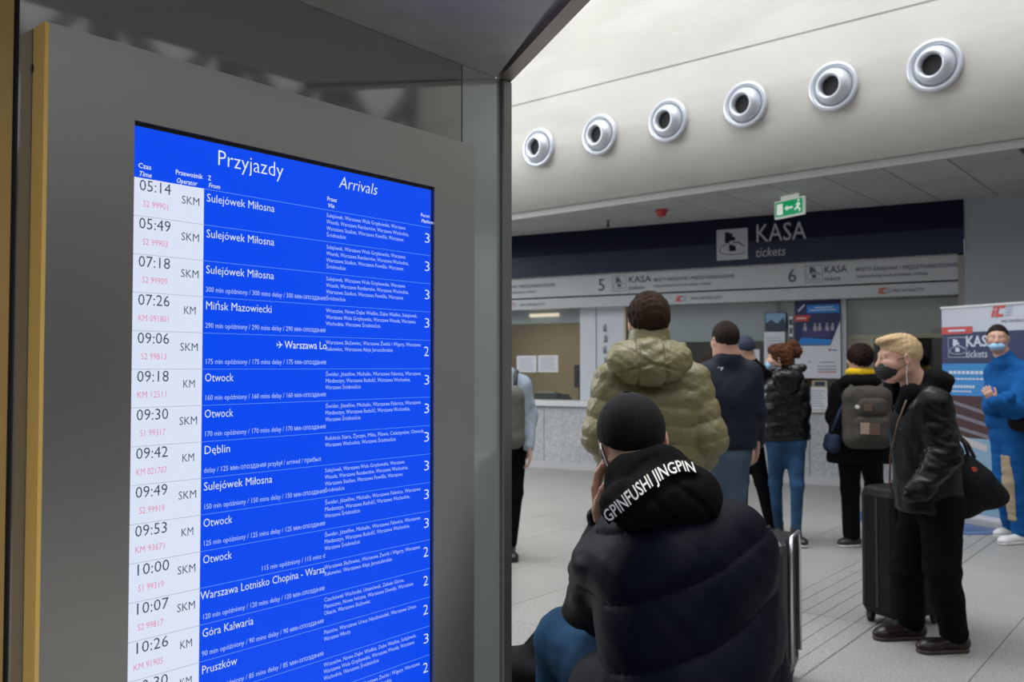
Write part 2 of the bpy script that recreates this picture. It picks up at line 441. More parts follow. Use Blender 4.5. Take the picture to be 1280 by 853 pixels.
# ---- dark blue sign fascia
navy = mat('sign_navy', (.004, .006, .022), .4, spec=.2)
navy2 = mat('sign_navy_reflection', (.010, .014, .045), .3, spec=.4)  # lighter lower half: a reflection on the sign put into its colour
sS1 = s_of(1207)
fasc = thing('ticket_office_sign', 'long dark navy sign board reading KASA tickets above the ticket windows', 'sign', fw(0, .05, ZB0))
ZMID = 3.16
m = MB(); m.box((-5.6, -.3, ZMID), (sS1, .05, ZS - .005), FR); build('upper_board', m, navy, fasc)
m = MB(); m.box((-5.6, -.3, ZB0 + .02), (sS1, .045, ZMID), FR); build('lower_board', m, navy2, fasc)
sign_white = mat('sign_white', (.42, .44, .47), .5)
def pictogram(s0, z0, size, n, par, plate, ink, frame=False):
    """ticket window pictogram: a hand passing a ticket over a dish"""
    def q(u, v): return fw(s0 + u * size, n, z0 + v * size)
    if plate is not None:
        w = MB(); w.box((s0, n - .008, z0), (s0 + size, n - .002, z0 + size), FR); build('pictogram_plate', w, plate, par)
    w = MB()
    w.poly([q(.27, .55), q(.42, .55), q(.42, .90), q(.27, .90)])
    w.poly([q(.42, .62), q(.60, .62), q(.60, .74), q(.52, .74), q(.52, .86), q(.42, .86)])
    w.poly([q(.40, .28), q(.62, .28), q(.62, .44), q(.46, .50), q(.40, .50)])
    def stroke(pts, t=.022):
        for (a, b) in zip(pts[:-1], pts[1:]):
            a = np.array(a); b = np.array(b); d = b - a; L = np.linalg.norm(d) + 1e-9; nn = np.array([-d[1], d[0]]) / L * t / 2
            w.poly([q(*(a + nn)), q(*(a - nn)), q(*(b - nn)), q(*(b + nn))])
    stroke([(.52, .55), (.70, .56), (.80, .48), (.90, .42)], .035)
    arc = [(.26 + .16 * math.cos(t), .34 + .15 * math.sin(t)) for t in np.linspace(1.2, 4.7, 9)]
    stroke(arc); stroke([arc[-1], (.5, .17), (.78, .18), (.90, .26)])
    if frame: stroke([(.02, .02), (.98, .02), (.98, .98), (.02, .98), (.02, .02)], .02)
    build('pictogram', w, ink, par)
s_a, z_t = fs(896, 287.5, .05); s_b, z_b = fs(935, 324, .05)
pictogram(s_a, z_b + .0, (s_b - s_a), .062, fasc, sign_white, navy)
w = MB()
sk, zk = fs(944, 303, .05); sk2, _ = fs(1006, 300, .05)
put_text(w, 'KASA', fw(sk, .056, zk), SF, UZ, .335, width=sk2 - sk)
sk, zk = fs(944, 321.5, .05); sk2, _ = fs(981, 318, .05)
put_text(w, 'tickets', fw(sk, .056, zk), SF, UZ, .175, width=sk2 - sk, shear=.2)
build('lettering', w, sign_white, fasc)

# ---- band signs 5 and 6
ink = mat('ink_dark', (.06, .07, .10), .6); red_ink = mat('ink_red', (.55, .09, .05), .6); blue_ink = mat('ink_pale_blue', (.28, .34, .50), .6)
def ic_logo(w, s0, z0, h, n, m0=0, m1=1):
    """small slanted red i and c with pale speed stripes"""
    def q(u, v): return fw(s0 + (u + v * .25) * h, n, z0 + v * h)
    w.poly([q(0, 0), q(.25, 0), q(.25, .62), q(0, .62)], m0); w.poly([q(0, .72), q(.25, .72), q(.25, 1), q(0, 1)], m0)
    w.poly([q(.35, 0), q(.60, 0), q(.60, 1), q(.35, 1)], m0)
    w.poly([q(.6, 0), q(1.1, 0), q(1.1, .25), q(.6, .25)], m0); w.poly([q(.6, .75), q(1.15, .75), q(1.15, 1), q(.6, 1)], m0)
    for k in range(4): w.poly([q(1.25, .08 + .25 * k), q(1.9, .08 + .25 * k), q(1.9, .16 + .25 * k), q(1.25, .16 + .25 * k)], m1)
def band_sign(num, px0, pxk, pxb, pxe, label, ds=0.):
    s_of = lambda px, n=0.: fsx(px, n) + ds
    dpy = lambda px: 459 - (459 - 363) * (px + 1350) / 2250.0      # seam line height there
    s0 = s_of(px0); t = thing('window_sign', label, 'sign', fw(s0, 0, ZB1))
    w = MB()
    put_text(w, num, fw(s0, -.012, ZB1 + .07), SF, UZ, .25, sx=.95)
    sk = s_of(pxk); put_text(w, 'KASA', fw(sk, -.012, ZB1 + .165), SF, UZ, .13, width=s_of(pxk + 28) - sk)
    put_text(w, 'tickets', fw(sk, -.012, ZB1 + .065), SF, UZ, .085, width=s_of(pxk + 20) - sk, shear=.2)
    sb = s_of(pxb); put_text(w, 'BILETY KRAJOWE I MIĘDZYNARODOWE', fw(sb, -.012, ZB1 + .165), SF, UZ, .07, width=s_of(pxe) - sb)
    put_text(w, 'international and domestic tickets', fw(sb, -.012, ZB1 + .085), SF, UZ, .06, width=(s_of(pxe) - sb) * .72, shear=.2)
    build('lettering', w, ink, t)
    pictogram(s0 + .22, ZB1 + .05, .22, -.012, t, None, ink, True)
    w = MB(); sl = s_of(pxb + 27); ic_logo(w, sl, ZB2 + .035, .075, -.032); 
    build('logo', w, [red_ink, blue_ink], t)
    w = MB(); sl2 = s_of(pxb + 46); put_text(w, 'PKP INTERCITY', fw(sl2, -.032, ZB2 + .05), SF, UZ, .055, width=s_of(pxb + 85) - sl2, shear=.2); build('lettering', w, ink, t)
band_sign('5', 747, 785, 817, 918, 'window sign 5 KASA on the pale band, left of the two numbered signs')
band_sign('4', 747, 785, 817, 918, 'end of the window sign 4 lettering peeping out beside the kiosk', fsx(747) - fsx(985))
band_sign('6', 985, 1031, 1071, 1198, 'window sign 6 KASA on the pale band, right of the two numbered signs')
# small column of pictograms on the pier
ps = thing('pictogram_strip', 'column of small grey symbols printed on the white pier under the number 5', 'sign', fw(s_of(756, GN), -.234, 1.53))
for k, zz in enumerate((2.02, 1.86, 1.70, 1.53)):
    w = MB()
    s0 = s_of(756, GN) ; c = fw(s0, -.234, zz)
    w.add([c, c + SF * .07, c + SF * .07 + UZ * .10, c + UZ * .10], [(0, 1, 2)] if k % 2 else [(0, 1, 3)])
    w.add([c + SF * .02, c + SF * .05, c + SF * .05 + UZ * .11, c + SF * .02 + UZ * .11], [(0, 1, 2, 3)])
    build('pictogram', w, mat('ink_grey', (.22, .24, .26), .6), ps)

# unseen dark wall, added on the right to darken the kiosk housing's left side
m = MB(); m.box((6.2, -8, 0), (6.5, 5.6, 3.3)); struct('wall_unseen', m, mat('unseen_wall_dark', (.05, .05, .052), .4))
# ---- ceiling devices
p = ground(827, 262, ZS); c = np.array([p[0], p[1], ZS - .005])
w = MB(); w.lathe([(0, 0), (.075, 0), (.075, -.03), (.06, -.035), (.055, -.07), (.03, -.09), (0, -.092)], c, UZ, 20)
tag(build('fire_beacon', w, mat('beacon_red', (.45, .03, .02), .35), smooth=True), 'small red fire alarm beacon on the tiled ceiling left of the exit sign', 'alarm')
p = ground(760, 275, ZS)
t = thing('sprinkler', 'small dark sprinkler head hanging from the tiled ceiling near the concrete beam', 'sprinkler', (p[0], p[1], ZS - .10))
w = MB(); w.lathe([(0, 0), (.03, 0), (.03, -.008), (.01, -.012), (.01, -.05), (.02, -.055), (.018, -.07), (.012, -.085), (0, -.085)], (p[0], p[1], ZS - .005), UZ, 12); build('head', w, mat('dark_metal', (.06, .06, .06), .4, 1), t, True)
w = MB(); w.box((p[0] - .03, p[1] - .004, ZS - .10), (p[0] + .03, p[1] + .004, ZS - .09)); build('deflector', w, MATS['dark_metal'], t)
# exit sign
d_ = 10.05
e0, e1 = P(968, 260, d_ + .15), P(1005, 258, d_ - .25)
eu = (e1 - e0); eu[2] = 0; W_ = np.linalg.norm(eu); eu /= W_; en = np.cross(eu, UZ)
if en @ Fh > 0: en = -en
ex = thing('exit_sign', 'green and white lit exit sign with a running figure under the ceiling', 'sign', (e0[0], e0[1], 3.24))
EF = (np.array([e0[0], e0[1], 3.24]), eu, en, UZ)
w = MB(); w.box((0, -.03, 0), (W_, 0, .21), EF, ch=.004); w.box((W_ * .2, -.02, .21), (W_ * .8, -.01, .255), EF); build('housing', w, mat('exit_housing', (.5, .52, .5), .5, emit=(.62, .68, .62), estr=.38), ex)
w = MB(); w.box((.02, 0, .02), (W_ - .02, .004, .19), EF); build('face_panel', w, mat('exit_green', (.0, .22, .08), .4, emit=(.0, .20, .07), estr=.9), ex)
def ep(u, v): return EF[0] + eu * (u * W_) + UZ * (v * .21) + en * .006
w = MB()
w.poly([ep(.10, .2), ep(.30, .2), ep(.30, .8), ep(.10, .8)])
w.poly([ep(.36, .5), ep(.46, .66), ep(.46, .56), ep(.64, .56), ep(.64, .44), ep(.46, .44), ep(.46, .34)])
w.poly([ep(.80, .76), ep(.86, .76), ep(.86, .86), ep(.80, .86)]); w.poly([ep(.70, .60), ep(.84, .72), ep(.90, .58), ep(.82, .45), ep(.76, .48), ep(.78, .60)])
w.poly([ep(.76, .48), ep(.68, .34), ep(.72, .30), ep(.83, .44)]); w.poly([ep(.80, .46), ep(.90, .36), ep(.88, .2), ep(.84, .2), ep(.84, .34), ep(.76, .42)])
build('running_figure', w, mat('exit_white', (.7, .75, .7), .4, emit=(.7, .75, .7), estr=.6), ex)

# ---- air nozzles on the beam
alu = mat('nozzle_white', (.62, .65, .70), .3, .35, coat=.2); hole = mat('nozzle_dark', (.012, .012, .012), .8)
order = ['leftmost', 'second from the left', 'third from the left', 'fourth from the left', 'fifth from the left', 'rightmost and nearest']
for k in range(6):
    x = -2.037 - .9 * k; z = 4.19
    yb = 8.305; nd = np.array([0, -1.0, 0])
    c = np.array([x, yb, z])
    t = thing('air_nozzle', 'round silver air nozzle on the concrete beam, %s of six' % order[5 - k], 'vent', (x, yb, z), 'air nozzles on the concrete beam')
    w = MB(); w.lathe([(.236, 0), (.24, .018), (.225, .035), (.20, .035), (.185, .015), (.165, -.02), (.155, -.03)], c, nd, 40); build('flange', w, alu, t, True)
    bx = np.array([-.16, -1, -.06]); bx /= np.linalg.norm(bx)
    w = MB(); w.lathe([(.17, -.05), (.178, 0), (.172, .04), (.150, .075), (.128, .095), (.115, .100), (.102, .092), (.095, .07), (.093, -.08)], c, bx, 36); build('barrel', w, alu, t, True)
    w = MB(); w.lathe([(0, .045), (.097, .045)], c, bx, 24); build('throat', w, hole, t)

# ================================================================= KIOSK with the arrivals display
steel = mat('kiosk_steel', (.17, .165, .16), .38, .85, var=.05, vscale=3)
steel_d = mat('canopy_metal', (.50, .48, .46), .5, .4, var=.10, vscale=9, bump=.04, bscale=200)
gl_grey = mat('lacquer_glass_grey', (.30, .30, .29), .07, .55, spec=.8, coat=.5)
gl_green = mat('lacquer_glass_green', (.40, .44, .43), .14, .3, spec=.7, coat=.4)
must = mat('shaded_yellow_panel', (.50, .33, .11), .45, coat=.1)  # yellow lacquer with its shade painted into the darker colour
XB = -1.405; XF = -1.36
yb1 = 1.489; yb2 = 1.627; yb3 = 1.662; ZC = 2.219
kiosk = thing('information_kiosk', 'tall steel and lacquered glass kiosk with overhanging canopy on the left', 'kiosk', (XB, .6, 0))
w = MB(); w.box((XB - .03, .515, 0), (XB, yb1 - .002, ZC)); build('back_panel', w, gl_grey, kiosk)
w = MB(); w.box((XB - .03, yb1 + .002, 0), (XB, yb2, ZC)); tag(build('back_panel', w, gl_green, kiosk), 'pale grey green glass strip')
w = MB(); w.box((XB - .03, -.9, 0), (XB, .507, ZC)); tag(build('back_panel', w, must, kiosk), 'glossy yellow panel with shade put into its colour')
w = MB(); w.box((XB - .03, .507, 0), (XB - .012, .515, ZC)); build('joint', w, dark_joint, kiosk)
w = MB(); w.box((XB - .06, yb2, 0), (XB + .012, yb3, ZC), ch=.003); build('post', w, mat('post_steel', (.22, .215, .21), .4, .7), kiosk)
w = MB(); w.box((XB - .75, -.9, 0), (XB - .03, yb3, ZC)); build('cabinet', w, steel, kiosk)
dg = np.array([.889, -.56]); dg /= np.linalg.norm(dg)
def cpoly(inset, z):
    nrm = np.array([dg[1], -dg[0]]); nrm = nrm if nrm[0] < 0 else -nrm
    a = np.array([XB - .8, yb3]); b = np.array([XB + .004, yb3]); 
    c = b + dg * .525; d = np.array([c[0], -1.4]); e = np.array([XB - .8, -1.4])
    if inset:
        b = b + np.array([.0, -inset * 1.15]); c = c + np.array([-inset, -inset * 1.15 + .0]); 
    return [np.array([*q, z]) for q in (a, b, c, d, e)]
w = MB(); w.prism(cpoly(.045, ZC + .001), (0, 0, .02)); build('canopy_soffit', w, steel_d, kiosk)
# outer rim of the canopy, a separate profile with a shadow gap to the soffit
oa = cpoly(0, ZC); 
nn_ = np.array([-dg[1], dg[0], 0]); nn_ = -nn_ if nn_[0] > 0 else nn_      # inward
b0, c0 = oa[1], oa[2]
inw = np.array([-dg[1] * -1, dg[0] * -1, 0]); inw = inw / np.linalg.norm(inw)
if inw[1] > 0: inw = -inw
w = MB(); w.prism([b0, c0, c0 + inw * .036 , b0 + inw * .036 * np.array([1, 1, 1])], (0, 0, .16)); build('canopy_rim', w, mat('rim_metal', (.42, .38, .35), .4, .8, var=.08), kiosk)
w = MB(); w.prism(cpoly(.02, ZC + .021), (0, 0, .13)); build('canopy_top', w, steel_d, kiosk)

# display
disp = thing('arrivals_display', 'large upright arrivals screen in a grey metal housing with yellow side', 'display', (XF, 1.0, .45))
hous = mat('housing_grey', (.43, .42, .40), .30, .85, var=.03, vscale=2, spec=.5)
yel = mat('yellow_lacquer', (.95, .63, .17), .4, coat=.2)
ya, yb_ = .534, 1.485; zt = 2.018; sy0, sy1 = .673, 1.354; sz1 = 1.899; sz0 = .69
w = MB()
w.box((XB + .002, ya + .006, sz1), (XF, yb_, zt)); w.box((XB + .002, ya + .006, .45), (XF, yb_, sz0))
w.box((XB + .002, ya + .006, sz0), (XF, sy0, sz1)); w.box((XB + .002, sy1, sz0), (XF, yb_, sz1))
build('housing', w, hous, disp)
w = MB(); w.box((XB + .002, ya, .45), (XF - .0005, ya + .006, zt)); build('side_panel', w, yel, disp)['label'] = 'bright yellow side panel'
hc = np.array([XB + .020, ya - .0006, 1.93]); hz = hit(41, 86, (0, ya, 0), (0, 1, 0)); hc[2] = hz[2]; hc[0] = hz[0]
w = MB(); w.lathe([(0, 0), (.0045, 0)], hc, (0, -1, 0), 20)
for i_, v in enumerate(w.v): w.v[i_] = (v[0], v[1], hc[2] + (v[2] - hc[2]) * 1.6)
build('screw_hole', w, hole, disp)
w = MB(); w.box((XB + .004, sy0, sz0), (XF - .008, sy1, sz1)); build('bezel', w, mat('bezel_black', (.004, .004, .004), .3), disp)
def emis(name, col, s=1.0, rough=.3):
    return mat(name, (.0, .0, .0), rough, emit=col, estr=s, spec=.3)
e_blue = emis('screen_blue', (.0, .066, .86)); e_white = emis('screen_white', (.70, .76, .92)); e_txt = emis('screen_text', (.75, .85, 1.0), 1.0)
e_ink = emis('screen_ink', (.035, .06, .11)); e_pink = emis('screen_pink', (.72, .22, .36)); e_line = emis('screen_line', (.10, .26, .90)); e_gl = emis('screen_grey_line', (.42, .46, .56)); e_dim = emis('screen_text_dim', (.42, .56, .98))
XS = XF - .006
w = MB(); w.box((XS - .002, sy0 + .001, sz0 + .004), (XS, sy1 - .005, sz1 - .007)); scr = build('screen', w, e_blue, disp)
def SP(px, py):
    q = hit(px, py, (XS, 0, 0), (1, 0, 0)); return float(q[1]), float(q[2])
yw = SP(252.5, 459)[0]; zr0 = SP(252.5, 235.6)[1]; zrN = SP(252.5, 827.4)[1]; RP = (zr0 - zrN) / 13
EY = np.array([0, 1., 0])
w = MB(); w.box((XS, sy0 + .001, sz0 + .004), (XS + .0004, yw, zr0)); build('time_column', w, e_white, scr)
lt = MB(); dimt = MB(); inkm = MB(); pk = MB(); ln = MB(); lg = MB()
X1 = XS + .0012
def T(mb, s, px, z, size, pxe=None, **k):
    a, _ = SP(px, 459); wd = (SP(pxe, 459)[0] - a) if pxe else None
    put_text(mb, s, (X1, a, z), EY, UZ, size, width=wd, **k)
def Z(px, py): return SP(px, py)[1]
T(lt, 'Przyjazdy', 268, Z(290, 210), .0395, 350, bold=-.010)
T(lt, 'Arrivals', 421.5, Z(440, 238), .0340, 470, shear=.2, bold=-.010)
T(lt, 'Czas', 169, Z(177, 210.5), .0118, 185, bold=.006); T(lt, 'Time', 169.5, Z(177, 220.5), .0118, 185, shear=.25, bold=.006)
T(lt, 'Przewoźnik', 216, Z(230, 220), .0118, 250, bold=.006); T(lt, 'Operator', 217, Z(230, 230), .0118, 243, shear=.25, bold=.006)
T(lt, 'Z', 257, Z(258, 225), .0118, 261, bold=.006); T(lt, 'From', 257.5, Z(264, 235), .0118, 272, shear=.25, bold=.006)
T(lt, 'Przez', 407, Z(412, 251.5), .0115, 419, bold=.006); T(lt, 'Via', 407.5, Z(412, 259.5), .0115, 415, shear=.25, bold=.006)
T(lt, 'Peron', 525, Z(530, 271.5), .0105, 535.5, bold=.006); T(lt, 'Platform', 525.5, Z(532, 279), .0105, 541, shear=.25, bold=.006)
vS = ['Sulejówek, Warszawa Wola Grzybowska, Warszawa', 'Wesoła, Warszawa Rembertów, Warszawa Wschodnia,', 'Warszawa Stadion, Warszawa Powiśle, Warszawa', 'Śródmieście']
vM = ['Wrzosów, Nowe Dębe Wielkie, Dębe Wielkie, Sulejówek,', 'Warszawa Wola Grzybowska, Warszawa Wesoła, Warszawa', 'Wschodnia, Warszawa Śródmieście']
vL = ['Warszawa Służewiec, Warszawa Żwirki i Wigury, Warszawa', 'Rakowiec, Warszawa Aleje Jerozolimskie']
vO = ['Świder, Józefów, Michalin, Warszawa Falenica, Warszawa', 'Miedzeszyn, Warszawa Radość, Warszawa Wschodnia,', 'Warszawa Śródmieście']
vD = ['Rokitnia Stara, Życzyn, Mika, Pilawa, Celestynów, Otwock,', 'Warszawa Wschodnia, Warszawa Śródmieście']
vG = ['Czachówek Wschodni, Ustanówek, Zalesie Górne,', 'Piaseczno, Nowa Iwiczna, Warszawa Dawidy, Warszawa', 'Okęcie, Warszawa Służewiec']
vP = ['Piastów, Warszawa Ursus Niedźwiadek, Warszawa Ursus,', 'Warszawa Włochy']
def dl(n): return '%d min opóźniony / %d mins delay / %d мин опоздание' % (n, n, n)
rows = [('05:14', 'SKM', 'S2 99901', 'Sulejówek Miłosna', None, vS, '3'), ('05:49', 'SKM', 'S2 99903', 'Sulejówek Miłosna', None, vS, '3'),
        ('07:18', 'SKM', 'S2 99909', 'Sulejówek Miłosna', dl(300), vS, '3'), ('07:26', 'KM', 'KM 091801', 'Mińsk Mazowiecki', dl(290), vM, '3'),
        ('09:06', 'SKM', 'S2 99813', '>Warszawa Lo', dl(175), vL, '2'), ('09:18', 'KM', 'KM 12511', 'Otwock', dl(160), vO, '3'),
        ('09:30', 'SKM', 'S1 99317', 'Otwock', dl(170), vO, '3'), ('09:42', 'KM', 'KM 021707', 'Dęblin', 'delay / 125 мин опоздания przybył / arrived / прибыл', vD, '3'),
        ('09:49', 'SKM', 'S2 99919', 'Sulejówek Miłosna', dl(150), vS, '3'), ('09:53', 'KM', 'KM 93671', 'Otwock', dl(125), vO, '3'),
        ('10:00', 'SKM', 'S1 99319', 'Otwock', '>115 min opóźniony / 115 mins d', vO, '3'), ('10:07', 'SKM', 'S2 99817', 'Warszawa Lotnisko Chopina - Warsa', dl(120), vL, '2'),
        ('10:26', 'KM', 'KM 91905', 'Góra Kalwaria', dl(90), vG, '2'), ('10:30', 'KM', '', 'Pruszków', dl(85), vP, '2'),
        ('', '', '', '', None, vM, '3'), ('', '', '', '', None, vL, '2')]
nmw = {'Sulejówek Miłosna': 340.5, 'Mińsk Mazowiecki': 337.5, 'Otwock': 291, 'Dęblin': 287, 'Góra Kalwaria': 318.5, 'Pruszków': 298.5, 'Warszawa Lotnisko Chopina - Warsa': 407}
for i, (tm, op, no, nm, de, via, pl) in enumerate(rows):
    z = zr0 - i * RP
    if tm: T(inkm, tm, 170.5, z - .0205, .0262, 210, bold=-.003)
    if op: T(inkm, op, 224 if op == 'SKM' else 228, z - .0315, .0195, 246 if op == 'SKM' else 242.5, bold=-.002)
    if no: T(pk, no, 175.5 if no[0] == 'S' else 171, z - .0465, .0150, 207 if no[0] == 'S' else 209 + (0 if len(no) > 8 else -2), bold=-.004)
    if nm:
        if nm[0] == '>':
            T(lt, nm[1:], 355, z - .024, .0205, 407.5)
            a, _ = SP(345.5, 459); c = (a + .0055, z - .0175)
            for pg in ([(-.006, .0006), (.007, .0006), (.007, -.0006), (-.006, -.0006)], [(.002, 0), (-.002, .0065), (-.0005, .0065), (.0045, 0)], [(.002, 0), (-.002, -.0065), (-.0005, -.0065), (.0045, 0)], [(-.0045, 0), (-.0065, .003), (-.0055, .003), (-.003, 0)], [(-.0045, 0), (-.0065, -.003), (-.0055, -.003), (-.003, 0)]):
                lt.poly([(X1, c[0] + u, c[1] + v) for u, v in pg])
        else: T(lt, nm, 255.5 if nm[0] != 'W' else 253, z - (.0215 if nm[0] != 'W' else .020), .0205, nmw.get(nm), bold=-.006)
    if de:
        if de[0] == '>': T(dimt, de[1:], 328, z - .054, .0128, 406)
        else: T(dimt, de, 255.5, z - .0535, .0128, 401 if 'arrived' in de else 406)
    for k, s in enumerate(via): T(dimt, s, 406.5, z - .0142 - k * .0128, .0112, 406.5 + min(len(s), 56) * 2.2, sx=.8)
    T(lt, pl, 529, z - .035, .0310, 534.8, sx=.7, bold=-.012)
    if i > 0: lg.box((XS + .0004, sy0 + .001, z - .0005), (XS + .0008, yw, z + .0005))
    ln.box((XS, yw + .001, z - .0006), (XS + .0006, sy1 - .006, z + .0004))
for nme, mb_, mt in (('lettering', lt, e_txt), ('small_lettering', dimt, e_dim), ('time_lettering', inkm, e_ink), ('train_number_lettering', pk, e_pink), ('divider_lines', ln, e_line), ('column_dividers', lg, e_gl)):
    # keep what lies on the screen
    build(nme, mb_, mt, scr)['kind'] = 'stuff'

# roof truss over the glazing on the right, mirrored in the kiosk's lacquered back panel
truss_m = mat('truss_paint', (.05, .05, .05), .5)
tr = thing('roof_truss', 'dark cross braced steel truss of the glazed hall side, mirrored in the kiosk panel', 'truss', (6, 5.4, 3.2))
def member(y0, z0, y1, z1, r=.10):
    a = np.array([6., y0, z0]); b = np.array([6., y1, z1]); d = b - a; L = np.linalg.norm(d); d /= L
    ex = np.array([1., 0, 0]); w = MB(); w.box((-r, -r, 0), (r, r, L), (a, ex, np.cross(d, ex), d)); build('member', w, truss_m, tr)
for k in range(-3, 3):
    y = 5.47 + 1.45 * k
    member(y, 3.2, y, 8.2, .11)
    for z in (3.6, 5.4):
        if k < 2:
            member(y, z, y + 1.45, z + 1.8, .075); member(y, z + 1.8, y + 1.45, z, .075)
member(1.0, 3.4, 8.2, 3.4, .12); member(1.0, 7.4, 8.2, 7.4, .12)

# ================================================================= BODIES: smooth blended solids turned into one surface
class Field:
    def __init__(s): s.p = []; s.dfun = []; s.lo = np.full(3, 1e9); s.hi = np.full(3, -1e9)
    def _b(s, c, r): c = np.array(c, float); s.lo = np.minimum(s.lo, c - r); s.hi = np.maximum(s.hi, c + r)
    def cap(s, a, b, ra, rb=None, k=.03, op='u'):
        rb = ra if rb is None else rb
        a = np.array(a, float); b = np.array(b, float); s.p.append(('c', a, b, ra, rb, k, op))
        if op == 'u': s._b(a, ra); s._b(b, rb)
        return s
    def ell(s, c, r, fr=None, k=.03, op='u'):
        c = np.array(c, float); fr = np.eye(3) if fr is None else np.array(fr, float)
        s.p.append(('e', c, np.array(r, float), fr, None, k, op))
        if op == 'u': s._b(c, max(r))
        return s
    def plane(s, p0, n, k=.01):
        """cut away what lies on the side n points to"""
        n = np.array(n, float); n = n / np.linalg.norm(n); s.p.append(('p', np.array(p0, float), n, None, None, k, 'x')); return s
    def sub(s, f, k=.03):
        s.p.append(('f', f, None, None, None, k, 'u')); s.lo = np.minimum(s.lo, f.lo); s.hi = np.maximum(s.hi, f.hi); return s
    def inter(s, f, k=.005): s.p.append(('f', f, None, None, None, k, 'i')); return s
    def shell(s, f, off): s.p.append(('o', f, off, None, None, 0, 'u')); s.lo = np.minimum(s.lo, f.lo); s.hi = np.maximum(s.hi, f.hi); return s
    def disp(s, fn): s.dfun.append(fn); return s
    def ev(s, X):
        d = None
        for t, a, b, c, e, k, op in s.p:
            if t == 'c':
                ba = b - a; L2 = float(ba @ ba) + 1e-12; pa = X - a
                h = np.clip((pa @ ba.astype(X.dtype)) / L2, 0, 1)
                v = np.sqrt(((pa - h[:, None] * ba.astype(X.dtype)) ** 2).sum(1)) - (c + (e - c) * h)
            elif t == 'e':
                q = ((X - a) @ c.T.astype(X.dtype)) / b.astype(X.dtype); n1 = np.sqrt((q * q).sum(1)) + 1e-9
                g = np.sqrt(((q / b.astype(X.dtype)) ** 2).sum(1)) + 1e-9
                v = n1 * (n1 - 1) / g
            elif t == 'p': v = (X - a) @ b.astype(X.dtype)
            elif t == 'f': v = a.ev(X)
            elif t == 'o': v = a.ev(X) - b
            v = v.astype(np.float32)
            if d is None: d = v; continue
            if op == 'u':
                h = np.maximum(k - np.abs(d - v), 0) / max(k, 1e-6); d = np.minimum(d, v) - h * h * k * .25
            elif op in ('x', 'i'):
                h = np.maximum(k - np.abs(d - v), 0) / max(k, 1e-6); d = np.maximum(d, v) + h * h * k * .25
            elif op == 's':
                v = -v; h = np.maximum(k - np.abs(d - v), 0) / max(k, 1e-6); d = np.maximum(d, v) + h * h * k * .25
        for fn in s.dfun: d = d + fn(X)
        return d
    def march(s, px, py, d0, d1, n=160):
        r = ray(px, py); r = r / float(r @ Fh); t = np.linspace(d0, d1, n)
        X = (CAMP[None] + r[None] * t[:, None]).astype(np.float32); v = s.ev(X); i = np.where(v < 0)[0]
        return None if len(i) == 0 else CAMP + r * float(t[i[0]])

